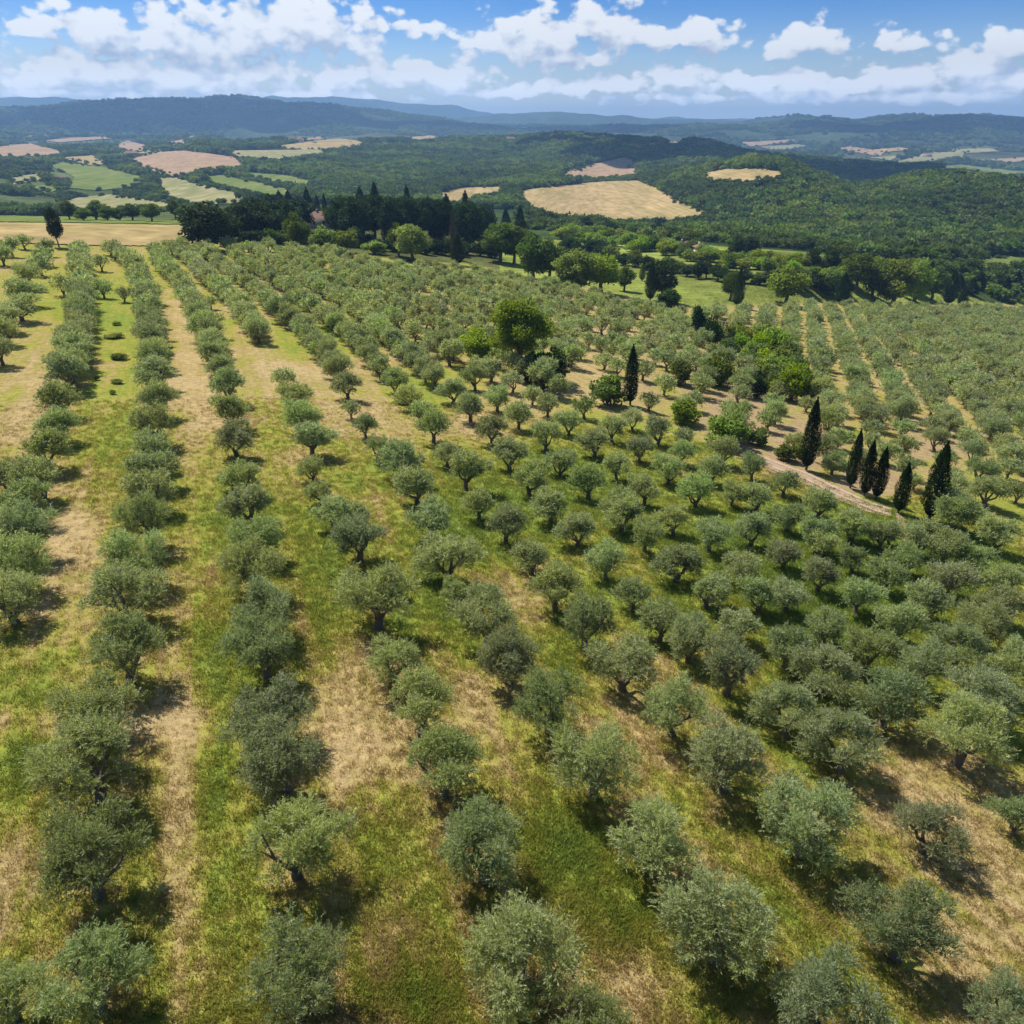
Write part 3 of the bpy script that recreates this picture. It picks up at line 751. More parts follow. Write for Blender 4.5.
for x, y, h, w, lab in [(70,220,18,14,'dark tree right of the upright conifer beyond the tan field'),(97,220,18,18,'wide tree in the middle of the hedge beyond the tan field'),(108,221,14,14,'small tree right of the wide one beyond the tan field'),(133,221,16,18,'round tree left of two beyond the tan field'),(152,222,17,17,'round tree right of two beyond the tan field'),(176,219,18,14,'dark tree near the end of the hedge beyond the tan field'),(186,221,16,16,'last tree of the hedge left of the wood'),(84,221,12,14,'low tree in the hedge beyond the tan field'),(120,221,12,12,'smallest tree of the hedge beyond the tan field')]:
    put(x, y, h, w, 'broad', 'mid', 'hedge_tree', lab, 'tree', 'hedge beyond the tan field')

# ------------------------------------------------------------------ farmhouses
def box(x0, x1, y0, y1, z0, z1):
    v = np.array([(x, y, z) for z in (z0, z1) for x, y in ((x0, y0), (x1, y0), (x1, y1), (x0, y1))], float)
    q = np.array([(3, 2, 1, 0), (4, 5, 6, 7), (0, 1, 5, 4), (1, 2, 6, 5), (2, 3, 7, 6), (3, 0, 4, 7)])
    return v, q
M['stone'] = flat_mat('stone_wall', (0.32, 0.26, 0.19), 2.0, .3)
M['plaster'] = flat_mat('pale_plaster', (0.62, 0.56, 0.46), 1.0, .15)
M['tile'] = flat_mat('clay_tile', (0.24, 0.14, 0.095), 3.0, .4)
M['pane'] = flat_mat('dark_window', (0.03, 0.03, 0.035), 2.0, .1, .3)
def house(px, py, w, d, h, rh, rot, wall, label):
    X, Y, Z = at(px, py)
    r = bpy.data.objects.new('farmhouse', None); COL.objects.link(r); r.location = (X, Y, Z); r.rotation_euler = (0, 0, rot)
    r['label'] = label; r['category'] = 'farmhouse'
    def part(nm, vq, m, parent=r):
        o = bpy.data.objects.new(nm, mesh_from(nm + '_mesh', *vq, [m])); COL.objects.link(o); o.parent = parent; return o
    part('wall', box(-w/2, w/2, -d/2, d/2, -3, h), M[wall])
    e = .5
    v = np.array([(-w/2-e, -d/2-e, h+.004), (w/2+e, -d/2-e, h+.004), (w/2+e, d/2+e, h+.004), (-w/2-e, d/2+e, h+.004), (-w/2+d*.3, 0, h+rh), (w/2-d*.3, 0, h+rh)], float)
    q = np.array([(0, 1, 5, 4), (2, 3, 4, 5), (1, 2, 5, 5), (3, 0, 4, 4), (3, 2, 1, 0)])
    me = bpy.data.meshes.new('roof_mesh'); me.from_pydata(v.tolist(), [], [(0, 1, 5, 4), (2, 3, 4, 5), (1, 2, 5), (3, 0, 4), (3, 2, 1, 0)]); me.materials.append(M['tile'])
    ro = bpy.data.objects.new('roof', me); COL.objects.link(ro); ro.parent = r
    part('chimney', box(-w*.2, -w*.2+.8, -.4, .4, h+rh*.4, h+rh+.9), M[wall], ro)
    for k in range(3):
        x = -w * .3 + k * w * .3
        part('window', box(x-.5, x+.5, -d/2-.06, -d/2+.05, h*.5, h*.5+1.4), M['pane'])
house(324, 229, 14, 9, 5, 2.6, .25, 'stone', 'brown roofed stone farmhouse half hidden in the dark wood')
house(684, 250, 9, 5, 3, 1.4, -.2, 'plaster', 'small pale building on the scrub slope below the forest')
house(700, 253, 6, 5, 3, 1.4, .2, 'plaster', 'tiny pale shed right of the small pale building')
house(510, 143, 30, 18, 10, 5, .1, 'plaster', 'pale house on the ridge above the far forest')
house(296, 143, 40, 20, 10, 5, .1, 'plaster', 'far pale house beside the tan fields on the hill')
house(60, 182, 16, 10, 6, 3, .3, 'stone', 'stone farmhouse beside the green field at far left')
house(703, 148, 36, 20, 9, 5, .2, 'plaster', 'far pale house at the edge of the right valley fields')
house(926, 157, 36, 20, 9, 5, -.3, 'plaster', 'far pale house among the fields at far right')
house(985, 163, 34, 18, 9, 5, .4, 'stone', 'far stone house at the right edge of the valley fields')
house(132, 157, 28, 16, 8, 4, .2, 'stone', 'stone house above the large pink ploughed field')
house(355, 150, 30, 18, 8, 4, -.2, 'plaster', 'far white house at the right end of the tan fields')

# ------------------------------------------------------------------ ground sheet
VX = SX; VY = SY
nA, nD = TZ.shape
PX, PY, PD = project(VX, VY, TZ)
front = (VY * CP - (TZ - CAMZ) * SP) > 1
green = np.full(TZ.shape, .42); soil = np.zeros(TZ.shape)
GB = [(225,640,42,70,.4),(320,590,32,80,.45),(430,590,45,60,.5),(25,770,30,70,.5),(370,850,40,60,.15),(400,985,50,40,.4),(560,840,40,30,.35),(620,925,40,40,.4),(560,655,32,60,.4),(500,520,60,40,.3),(450,480,80,35,.25),(235,510,60,25,.3),(110,470,40,55,.28),(850,590,150,70,.5),(750,540,120,50,.35),(600,490,90,50,.3),(310,335,30,25,.35),(350,350,30,40,.2),(80,330,30,40,.2),(960,560,60,40,.4),(830,640,60,40,.4),(130,310,30,40,.25),(430,400,40,20,.35),(70,300,40,30,.2),(520,450,120,30,.15),(560,850,30,60,.2),(790,900,60,40,.15),(160,330,20,80,.1),(215,790,14,30,.2),(640,870,14,40,.2),
      (60,570,40,70,-.35),(50,525,50,18,-.4),(150,722,70,22,-.45),(180,800,18,240,-.3),(345,740,55,55,-.45),(480,720,55,40,-.25),(620,985,60,35,-.3),(970,900,90,90,-.25),(900,790,90,45,-.15),(285,372,55,22,-.45),(175,340,20,50,-.4),(395,420,50,16,-.4),(470,435,55,20,-.35),(560,400,80,35,-.2),(200,400,22,60,-.3),(350,395,40,40,-.3),(600,330,160,40,-.4),(280,300,60,20,-.2),(920,370,120,50,-.35),(30,400,40,60,-.35),(340,860,14,90,-.2),(280,840,25,100,-.25),(490,590,40,20,-.2),(540,620,20,60,-.25),(640,700,70,30,-.2),(690,880,50,30,-.2),(10,720,50,14,-.5),(15,850,30,60,-.3),(430,650,20,60,-.1),(300,620,12,10,-.2)]
for x, y, rx, ry, dv in GB:
    w = np.exp(-(((PX - x) / rx) ** 2 + ((PY - y) / ry) ** 2) * .9) * front
    green += dv * w
for x, y, rx, ry, dv in [(745,415,45,34,.7),(800,445,40,32,.62),(700,385,40,25,.35),(870,480,45,20,.5),(930,445,60,30,.4),(670,345,50,30,.28),(640,385,50,20,.28)]:
    w = np.exp(-(((PX - x) / rx) ** 2 + ((PY - y) / ry) ** 2)) * front
    soil = np.maximum(soil, dv * w)
green = np.clip(green, -.25, 1.1)
orch = (DG[None, :] <= D_EDGE[:, None] * 1.01).astype(float)
cover = np.zeros(TZ.shape + (3,))
cover[:] = (0.045, 0.07, 0.02)
D2 = np.broadcast_to(DG[None, :], TZ.shape)
near_m = (D2 < 470)
cover[near_m] = (0.20, 0.235, 0.05)
wl = near_m & (PX < 500) & (PX > 200)
cover[wl] = (0.10, 0.11, 0.035)
lt = (D2 >= 400) & (PX < 200)
cover[lt] = (0.085, 0.11, 0.038)
far = D2 > 3000
cover[far] = (0.05, 0.07, 0.028)
vall = (D2 > 2600) & (D2 < 4300)
cover[vall] = (0.085, 0.10, 0.04)
verts = np.stack([VX, VY, TZ], -1).reshape(-1, 3)
ids = np.arange(nA * nD).reshape(nA, nD)
q = np.stack([ids[:-1, :-1], ids[:-1, 1:], ids[1:, 1:], ids[1:, :-1]], -1).reshape(-1, 4)[:, ::-1]
cid = len(verts)
verts = np.concatenate([verts, [[0, 0, float(plane_z(0, 0))]]])
me = mesh_from('ground_mesh', verts, q, [])
import bmesh
bm = bmesh.new(); bm.from_mesh(me); bm.verts.ensure_lookup_table()
for i in range(nA - 1): bm.faces.new((bm.verts[cid], bm.verts[int(ids[i + 1, 0])], bm.verts[int(ids[i, 0])]))
for f in bm.faces: f.smooth = True
bm.normal_update()
bm.faces.ensure_lookup_table()
if bm.faces[0].normal.z < 0: bmesh.ops.reverse_faces(bm, faces=bm.faces[:])
bm.to_mesh(me); bm.free()
def vattr(me, nm, arr):
    a = me.attributes.new(nm, 'FLOAT', 'POINT'); a.data.foreach_set('value', np.append(arr.ravel(), arr.ravel()[0]).astype(np.float32))
vattr(me, 'green', green); vattr(me, 'soil', soil); vattr(me, 'orch', orch)
a = me.attributes.new('cover', 'FLOAT_COLOR', 'POINT')
cc = np.concatenate([cover.reshape(-1, 3), np.ones((nA * nD, 1))], 1); cc = np.concatenate([cc, cc[:1]])
a.data.foreach_set('color', cc.astype(np.float32).ravel())

def row_angle(p, q):
    a_ = at(*p); b_ = at(*q); return math.atan2(-(b_[0] - a_[0]), b_[1] - a_[1])
ROW_L = row_angle((300, 980), (262, 655)); ROW_R = row_angle((903, 940), (587, 640))
print('row angles', ROW_L, ROW_R)
def grass_colour(N, L, pos, g, fine=True):
    n1 = noise_n(N, L, pos, .11, 5, .6); n2 = noise_n(N, L, pos, .75, 5, .65)
    # mowing stripes run along the rows, which fan out from left to right
    sx = nd(N, 'ShaderNodeSeparateXYZ'); L.new(pos, sx.inputs[0])
    fan = nd(N, 'ShaderNodeMapRange', interpolation_type='SMOOTHSTEP', inp={1: -6.0, 2: 8.0}); L.new(sx.outputs[0], fan.inputs[0])
    def stripes(sc, det, rgh):
        o = []
        for th in (ROW_L, ROW_R):
            mp = nd(N, 'ShaderNodeMapping', vector_type='TEXTURE', inp={'Rotation': (0, 0, th), 'Scale': (1 / sc[0], 1 / sc[1], 1)}); L.new(pos, mp.inputs['Vector'])
            o.append(noise_n(N, L, mp.outputs[0], 1.0, det, rgh))
        m = nd(N, 'ShaderNodeMix'); L.new(fan.outputs[0], m.inputs[0]); L.new(o[0], m.inputs[2]); L.new(o[1], m.inputs[3])
        return m.outputs[0]
    n3 = stripes((.75, .035), 3, .5)
    v = math_n(N, L, 'MULTIPLY_ADD', n1, 1.5); L.new(g, N[-1].inputs[2])
    v = math_n(N, L, 'ADD', v, math_n(N, L, 'MULTIPLY', n2, .95))
    v = math_n(N, L, 'ADD', v, math_n(N, L, 'MULTIPLY', n3, .85))
    n4 = stripes((3.6, .12), 3, .6)
    v = math_n(N, L, 'ADD', v, math_n(N, L, 'MULTIPLY', n4, .8))
    v = math_n(N, L, 'SUBTRACT', v, 1.93)
    v = math_n(N, L, 'MULTIPLY_ADD', v, .72); N[-1].inputs[2].default_value = .17
    cr = nd(N, 'ShaderNodeValToRGB'); L.new(v, cr.inputs[0])
    e = cr.color_ramp.elements
    e[0].position = .22; e[0].color = (0.40, 0.30, 0.145, 1)
    e[1].position = .98; e[1].color = (0.185, 0.24, 0.045, 1)
    for p, c in ((.42, (0.32, 0.25, 0.095)), (.56, (0.29, 0.265, 0.06)), (.75, (0.22, 0.245, 0.04))):
        k = e.new(p); k.color = (*c, 1)
    return cr.outputs[0], n2

m, N, L = new_mat('ground')
out = nd(N, 'ShaderNodeOutputMaterial'); geo = nd(N, 'ShaderNodeNewGeometry'); pos = geo.outputs['Position']
ag = nd(N, 'ShaderNodeAttribute', attribute_name='green'); aso = nd(N, 'ShaderNodeAttribute', attribute_name='soil')
ao = nd(N, 'ShaderNodeAttribute', attribute_name='orch'); ac = nd(N, 'ShaderNodeAttribute', attribute_name='cover')
gc, n2 = grass_colour(N, L, pos, ag.outputs['Fac'])
ns = noise_n(N, L, pos, .35, 5, .65)
sf = math_n(N, L, 'MULTIPLY', math_n(N, L, 'ADD', aso.outputs['Fac'], math_n(N, L, 'SUBTRACT', ns, .62)), 4.0, True)
sc_ = mixc(N, L, n2, (0.28, 0.195, 0.10), (0.38, 0.28, 0.155))
gc = mixc(N, L, sf, gc, sc_)
f1 = noise_n(N, L, pos, 5.5, 4, .7)
f2 = noise_n(N, L, pos, 1.6, 3, .6)
fv = math_n(N, L, 'MULTIPLY_ADD', math_n(N, L, 'ADD', f1, f2), 1.1); N[-1].inputs[2].default_value = -.1
hs = nd(N, 'ShaderNodeHueSaturation'); L.new(gc, hs.inputs['Color']); L.new(fv, hs.inputs['Value'])
b1 = noise_n(N, L, pos, .028, 6, .65); b2 = noise_n(N, L, pos, .006, 5, .6); b3 = noise_n(N, L, pos, .0016, 5, .65)
bv = math_n(N, L, 'MULTIPLY_ADD', math_n(N, L, 'ADD', math_n(N, L, 'ADD', b1, b2), b3), 2.0); N[-1].inputs[2].default_value = -2.0
bv = math_n(N, L, 'MAXIMUM', bv, .35)
hc = nd(N, 'ShaderNodeHueSaturation'); L.new(ac.outputs['Color'], hc.inputs['Color']); L.new(bv, hc.inputs['Value'])
col = mixc(N, L, ao.outputs['Fac'], hc.outputs[0], hs.outputs[0])
bs = nd(N, 'ShaderNodeBsdfDiffuse'); L.new(col, bs.inputs['Color'])
bp = nd(N, 'ShaderNodeBump', inp={'Strength': .9, 'Distance': .12}); L.new(f1, bp.inputs['Height'])
bp2 = nd(N, 'ShaderNodeBump', inp={'Strength': .8, 'Distance': 14.0}); L.new(b1, bp2.inputs['Height'])
nm = nd(N, 'ShaderNodeMix', data_type='VECTOR'); L.new(ao.outputs['Fac'], nm.inputs[0]); L.new(bp2.outputs[0], nm.inputs[4]); L.new(bp.outputs[0], nm.inputs[5])
L.new(nm.outputs[1], bs.inputs['Normal'])
L.new(bs.outputs[0], out.inputs[0])
me.materials.append(m)
gr = bpy.data.objects.new('ground', me); COL.objects.link(gr); gr['kind'] = 'structure'

# ------------------------------------------------------------------ fields and the track: sheets draped on the ground
def sheet(name, poly, mat, lift=.0012, step=5.0, minlift=.05):
    pts = []; n = len(poly)
    for k in range(n):
        (x1, y1), (x2, y2) = poly[k], poly[(k + 1) % n]
        m_ = max(1, int(math.hypot(x2 - x1, y2 - y1) / 3))
        for j in range(m_):
            t = j / m_; w = .5 if 0 < j else 0
            pts.append((x1 + (x2 - x1) * t + random.uniform(-w, w), y1 + (y2 - y1) * t + random.uniform(-w, w) * .5))
    nb = len(pts); bpoly = list(pts)
    x0, x1 = min(p[0] for p in poly), max(p[0] for p in poly); y0, y1 = min(p[1] for p in poly), max(p[1] for p in poly)
    gx, gy = np.meshgrid(np.arange(x0, x1, step), np.arange(y0, y1, max(1.0, step * .3)))
    ins = inpoly(gx, gy, bpoly)
    pts += list(zip(gx[ins].tolist(), gy[ins].tolist()))
    v2, _, fc, *_ = delaunay_2d_cdt([Vector(p) for p in pts], [], [list(range(nb))], 1, 1e-4)
    V = []
    for p in v2:
        X, Y, Z = at(p[0], p[1]); V.append((X, Y, Z + max(minlift, lift * math.hypot(X, Y))))
    me = bpy.data.meshes.new(name); me.from_pydata(V, [], [tuple(f) for f in fc])
    bm = bmesh.new(); bm.from_mesh(me); bm.normal_update()
    for f in bm.faces:
        if f.normal.z < 0: f.normal_flip()
        f.smooth = True
    bm.to_mesh(me); bm.free()
    me.materials.append(mat)
    o = bpy.data.objects.new(name, me); COL.objects.link(o); o['kind'] = 'structure'
    return o
def field_mat(name, a, b, scale=.012, stripe=None):
    m, N, L = new_mat(name)
    out = nd(N, 'ShaderNodeOutputMaterial'); geo = nd(N, 'ShaderNodeNewGeometry'); pos = geo.outputs['Position']
    n1 = noise_n(N, L, pos, scale, 6, .62)
    mp = nd(N, 'ShaderNodeMapping', inp={'Rotation': (0, 0, .5), 'Scale': (scale * 4, scale * .5, 1)}); L.new(pos, mp.inputs['Vector'])
    n2 = noise_n(N, L, mp.outputs[0], 1.0, 5, .6)
    v = math_n(N, L, 'MULTIPLY_ADD', math_n(N, L, 'ADD', n1, n2), 3.2, True); N[-1].inputs[2].default_value = -2.7
    mp3 = nd(N, 'ShaderNodeMapping', inp={'Rotation': (0, 0, .35), 'Scale': (.16, .002, 1)}); L.new(pos, mp3.inputs['Vector'])
    n3 = noise_n(N, L, mp3.outputs[0], 1.0, 2, .5)
    n5 = noise_n(N, L, pos, .09, 5, .7)
    c = mixc(N, L, v, a, b)
    hv = nd(N, 'ShaderNodeHueSaturation'); L.new(c, hv.inputs['Color'])
    vv = math_n(N, L, 'MULTIPLY_ADD', math_n(N, L, 'ADD', n3, n5), .9); N[-1].inputs[2].default_value = .12
    L.new(vv, hv.inputs['Value']); c = hv.outputs[0]
    d = nd(N, 'ShaderNodeBsdfDiffuse'); L.new(c, d.inputs['Color']); L.new(d.outputs[0], out.inputs[0])
    return m
M['tan'] = field_mat('dry_field', (0.38, 0.275, 0.135), (0.27, 0.215, 0.09))
M['pink'] = field_mat('ploughed_field', (0.36, 0.24, 0.155), (0.28, 0.20, 0.12))
M['palef'] = field_mat('pale_field', (0.30, 0.26, 0.14), (0.19, 0.20, 0.075))
M['grn'] = field_mat('green_field', (0.115, 0.16, 0.035), (0.17, 0.19, 0.055))
FIELDS = [
 ('tan', [(-60,224),(0,223),(80,224),(190,226),(215,240),(190,247),(100,246),(0,243),(-60,243)]),
 ('grn', [(-60,217),(0,216),(60,217),(150,221),(200,222),(200,225),(80,223),(0,222),(-60,222)]),
 ('grn', [(50,166),(62,163),(100,167),(146,178),(140,187),(95,191),(66,188),(75,178)]),
 ('pink', [(127,161),(152,153),(185,151),(232,157),(253,166),(200,171),(175,178),(160,174)]),
 ('palef', [(156,179),(180,178),(200,185),(240,194),(252,203),(185,206),(168,195)]),
 ('palef', [(60,202),(80,198),(110,195),(150,200),(182,206),(172,212),(90,211)]),
 ('pink', [(-40,148),(0,147),(30,144),(55,150),(66,155),(30,157),(-40,157)]),
 ('pink', [(45,141),(80,138),(105,137),(112,139),(60,143)]),
 ('pink', [(115,146),(128,141),(150,147),(140,152),(122,151)]),
 ('pink', [(165,144),(195,136),(199,138),(180,146)]),
 ('tan', [(60,158),(95,156),(108,164),(90,166)]),
 ('palef', [(225,151),(320,150),(330,154),(270,161),(235,157)]),
 ('tan', [(265,148),(300,143),(340,139),(372,144),(340,150),(300,150)]),
 ('pink', [(295,141),(320,137),(322,140)]),
 ('grn', [(196,178),(220,175),(290,190),(300,198),(270,199),(235,190)]),
 ('tan', [(435,195),(460,188),(512,187),(505,192),(480,197),(462,205),(445,203)]),
 ('tan', [(518,192),(540,188),(600,182),(640,181),(660,190),(680,202),(712,214),(700,220),(600,222),(545,221),(528,208)]),
 ('pink', [(555,174),(590,165),(622,158),(637,160),(635,168),(642,175),(600,179),(575,178)]),
 ('tan', [(700,174),(730,169),(760,169),(786,173),(784,178),(745,182),(712,181)]),
 ('pink', [(740,143),(790,140),(800,142),(750,147)]),
 ('pink', [(815,151),(850,147),(885,152),(880,157),(850,152)]),
 ('palef', [(895,163),(930,153),(965,152),(962,158),(920,164)]),
 ('grn', [(930,169),(960,165),(1010,171),(1040,175),(1000,177)]),
 ('pink', [(990,160),(1040,157),(1040,162),(1000,163)]),
 ('palef', [(870,158),(900,156),(890,161)]),
 ('pink', [(20,137),(48,135),(60,137),(30,139)]), ('palef', [(120,150),(140,153),(150,151),(165,152),(140,157)]), ('tan', [(400,139),(430,136),(450,138),(420,141)]), ('pink', [(640,144),(680,142),(690,144),(650,147)]), ('palef', [(760,147),(800,145),(812,147),(775,151)]), ('tan', [(860,151),(900,148),(915,150),(880,153)]), ('palef', [(950,150),(990,149),(1000,152),(960,154)]),
 ('grn', [(30,188),(52,184),(60,190),(40,196)]), ('palef', [(8,178),(40,174),(44,180),(14,185)]), ('grn', [(240,172),(290,176),(330,186),(300,186),(250,178)]),
 ('grn', [(960,263),(990,257),(1050,254),(1050,269),(985,268)]),
]
for kd, poly in FIELDS: sheet('field', poly, M[kd], .0007, 4.0, .25)
M['dirt'] = flat_mat('dirt', (0.36, 0.26, 0.17), 1.5, .35, .95)
sheet('dirt_track', [(728,440),(745,449),(762,456),(785,466),(806,472),(830,483),(852,494),(874,504),(892,509),(890,517),(866,512),(842,502),(818,491),(795,480),(770,469),(745,458),(726,446)], M['dirt'], .0003, 3.0, .06)
sheet('dirt_track', [(894,512),(900,512),(906,524),(910,540),(916,552),(910,553),(902,540),(898,525)], M['dirt'], .0003, 3.0, .06)

M['rut'] = flat_mat('worn_dirt', (0.43, 0.32, 0.23), 3.0, .3, .95)
cen = [(730,443),(748,453),(766,462),(786,470),(806,477),(830,489),(852,499),(874,508),(891,513)]
for o_ in (-3.2, 2.6):
    sheet('wheel_rut', [(x, y + o_ - .9) for x, y in cen] + [(x, y + o_ + .9) for x, y in cen[::-1]], M['rut'], .0003, 3.0, .1)

# ------------------------------------------------------------------ far woods (stuff)
FW = [data_of(broad_proto(s, 260, 2.2, 9, 10, .03), 'wood1') for s in (21, 22, 23, 24, 25)]
cw = proto_collection('far_wood', [(p, M[k]) for p, k in zip(FW, ('wood1', 'wood1', 'wood2', 'wood2', 'wood3'))])
AZL = math.radians(37)
n = 400000
rr = RNG.uniform(0, 1, n)
DD = np.sqrt(480 ** 2 + rr * (3000 ** 2 - 480 ** 2))
keep = RNG.random(n) < np.clip(1.0 - (DD - 1300) / 2600, .3, 1)
aa = RNG.uniform(-AZL, AZL, n)
X = DD * np.sin(aa); Y = DD * np.cos(aa); Z = terrain_z(X, Y)
px, py, _ = project(X, Y, Z)
mask = keep.copy()
ring4 = np.interp(aa, AZ, RD[2]); ring5 = np.interp(aa, AZ, RD[3])
dens = np.ones(n)
patch = np.array([mnoise.fractal(Vector((x / 170, y / 170, 5.5)), 1.0, 2.0, 3) for x, y in zip(X, Y)])
left = px < 200
mask &= ~((left) & (patch < -.12))
mask &= ~((px > 200) & (px < 520) & (DD < 880))
mask &= ~((px < 200) & (DD < 700))
mask &= ~((px >= 520) & (px < 640) & (DD < 560))
mask &= ~((px >= 640) & (DD < 495))
mask &= ~((DD > 2300) & (patch < -.15) & (px < 500))
for kd, poly in FIELDS: mask &= ~inpoly(px, py, [(x, y) for x, y in poly])
sel = np.where(mask)[0]
# thin to a spacing of about six metres
cell = {}
out_i = []
for i in sel:
    cs = 7.0 if DD[i] < 1400 else 9.5
    k = (int(X[i] // cs), int(Y[i] // cs), cs)
    if k in cell: continue
    cell[k] = 1; out_i.append(i)
out_i = np.array(out_i)
print('wood trees', len(out_i))
s = RNG.uniform(.55, 1.45, len(out_i)) * np.where(DD[out_i] > 1400, 1.25, 1.0) * np.where(px[out_i] < 190, .72, 1.0) * np.where(DD[out_i] < 640, .65, 1.0)
hp = []
for kd, poly in FIELDS[2:]:
    for (x1, y1), (x2, y2) in zip(poly, poly[1:] + poly[:1]):
        A = np.array(at(x1, y1)); B_ = np.array(at(x2, y2)); dist = np.linalg.norm((B_ - A)[:2])
        if dist > 900 or RNG.random() < .22: continue
        dn = max(1.0, np.linalg.norm(A[:2]) / 900)
        for t in np.arange(0, 1, 8.0 * dn / max(dist, 1)):
            if RNG.random() < .25: continue
            p = A + (B_ - A) * t + np.append(RNG.normal(size=2) * 3.0 * dn, 0)
            x_, y_, d_ = project(p[0], p[1], p[2])
            hp.append((p[0], p[1], float(terrain_z(p[0], p[1])) - .4, RNG.uniform(.32, .7) * dn ** .3))
hp = np.array(hp)
n2 = 60000
d2 = np.sqrt(2950 ** 2 + RNG.random(n2) * (6700 ** 2 - 2950 ** 2)); a2 = RNG.uniform(-AZL, AZL, n2)
x2 = d2 * np.sin(a2); y2 = d2 * np.cos(a2)
p2 = np.array([mnoise.fractal(Vector((x / 420, y / 420, 2.5)), 1.0, 2.0, 3) for x, y in zip(x2, y2)])
z2 = terrain_z(x2, y2); px2, py2, _ = project(x2, y2, z2)
m2 = p2 > np.where(d2 < 4300, .12, -.1)
for kd, poly in FIELDS: m2 &= ~inpoly(px2, py2, poly)
fc = np.stack([x2, y2, z2 - 1.5, RNG.uniform(1.0, 2.3, n2)], 1)[m2]
print('far clumps', len(fc))
hp = np.concatenate([hp, fc])
hide = np.zeros(len(out_i), bool)
for kd, poly in FIELDS: hide |= inpoly(px[out_i], project(X[out_i], Y[out_i], Z[out_i] + 7)[1], poly)
s = np.where(hide & (DD[out_i] > 700), s * .42, s)
s = np.concatenate([s, hp[:, 3]])
wx = np.concatenate([X[out_i], hp[:, 0]]); wy = np.concatenate([Y[out_i], hp[:, 1]])
sp = np.array([mnoise.fractal(Vector((x / 130, y / 130, 8.5)), 1.0, 2.0, 3) for x, y in zip(wx, wy)]) + RNG.normal(size=len(wx)) * .22
widx = np.where(sp < -.12, 2, np.where(sp > .28, 4, 0)) + np.where(sp <= .28, RNG.integers(0, 2, len(wx)), 0)
scatter('woods', np.concatenate([np.stack([X, Y, Z - .5], 1)[out_i], hp[:, :3]]), np.stack([s, s, s * RNG.uniform(.7, 1.05, len(s))], 1), RNG.uniform(0, 6.28, len(s)), widx, cw,
        'dense green forest covering the hills beyond the orchard', 'forest')

# ------------------------------------------------------------------ grass tufts near the camera (stuff)
mg, N, L = new_mat('grass_blade')
out = nd(N, 'ShaderNodeOutputMaterial'); geo = nd(N, 'ShaderNodeNewGeometry')
ai = nd(N, 'ShaderNodeAttribute', attribute_name='green', attribute_type='INSTANCER')
gcol, _ = grass_colour(N, L, geo.outputs['Position'], ai.outputs['Fac'])
oi = nd(N, 'ShaderNodeObjectInfo')
v = math_n(N, L, 'MULTIPLY_ADD', oi.outputs['Random'], .6); N[-1].inputs[2].default_value = 1.0
hs = nd(N, 'ShaderNodeHueSaturation'); L.new(gcol, hs.inputs['Color']); L.new(v, hs.inputs['Value'])
dif = nd(N, 'ShaderNodeBsdfDiffuse'); L.new(hs.outputs[0], dif.inputs['Color'])
trn = nd(N, 'ShaderNodeBsdfTranslucent'); L.new(hs.outputs[0], trn.inputs['Color'])
mx = nd(N, 'ShaderNodeMixShader', inp={0: .5}); L.new(dif.outputs[0], mx.inputs[1]); L.new(trn.outputs[0], mx.inputs[2]); L.new(mx.outputs[0], out.inputs[0])
ct = bpy.data.collections.new('tufts')
for k in range(4):
    rng = np.random.default_rng(900 + k); n = 26
    P = np.concatenate([rng.normal(size=(n, 2)) * .13, np.full((n, 1), -.02)], 1)
    A = unit(np.concatenate([rng.normal(size=(n, 2)) * .55, np.ones((n, 1))], 1))
    v, q = leaves(P, A, rsphere(n, rng), rng.uniform(.09, .24, n), rng.uniform(.018, .035, n), rng)
    o = bpy.data.objects.new('tuft_%02d' % k, mesh_from('tuft_mesh', v, q, [mg])); ct.objects.link(o)
n = 150000
dd = 18 + 82 * RNG.random(n) ** 1.15; aa = RNG.uniform(math.radians(-47), math.radians(47), n)
X = dd * np.sin(aa); Y = dd * np.cos(aa); Z = terrain_z(X, Y)
px, py, _ = project(X, Y, Z + .1)
gi_ = np.clip(np.searchsorted(AZ, aa), 0, nA - 1); gj = np.clip(np.searchsorted(DG, dd), 0, nD - 1)
gg = green[gi_, gj]; so = soil[gi_, gj]
k_ = (px > -60) & (px < 1084) & (py < 1090) & (so < .25) & (RNG.random(n) < np.clip(.25 + gg * .5, .15, .8))
s = RNG.uniform(.7, 1.5, n) * np.clip(.7 + gg * .6, .55, 1.3)
scatter('grass', np.stack([X, Y, Z], 1)[k_], np.stack([s, s, s], 1)[k_], RNG.uniform(0, 6.28, n)[k_], RNG.integers(0, 4, n)[k_], ct,
        'patchy dry and green grass between the olive rows', 'grass', gg[k_])

# ------------------------------------------------------------------ sun, sky, clouds, haze
SUN_EL = math.radians(55); SUN_AZ = math.radians(-42)      # azimuth from +Y towards +X
sd = Vector((math.sin(SUN_AZ) * math.cos(SUN_EL), math.cos(SUN_AZ) * math.cos(SUN_EL), math.sin(SUN_EL)))
sl = bpy.data.lights.new('sun', 'SUN'); sl.energy = 4.6; sl.angle = math.radians(.53); sl.color = (1, .945, .85)
so_ = bpy.data.objects.new('sun', sl); COL.objects.link(so_); so_.rotation_euler = (-sd).to_track_quat('-Z', 'Y').to_euler()

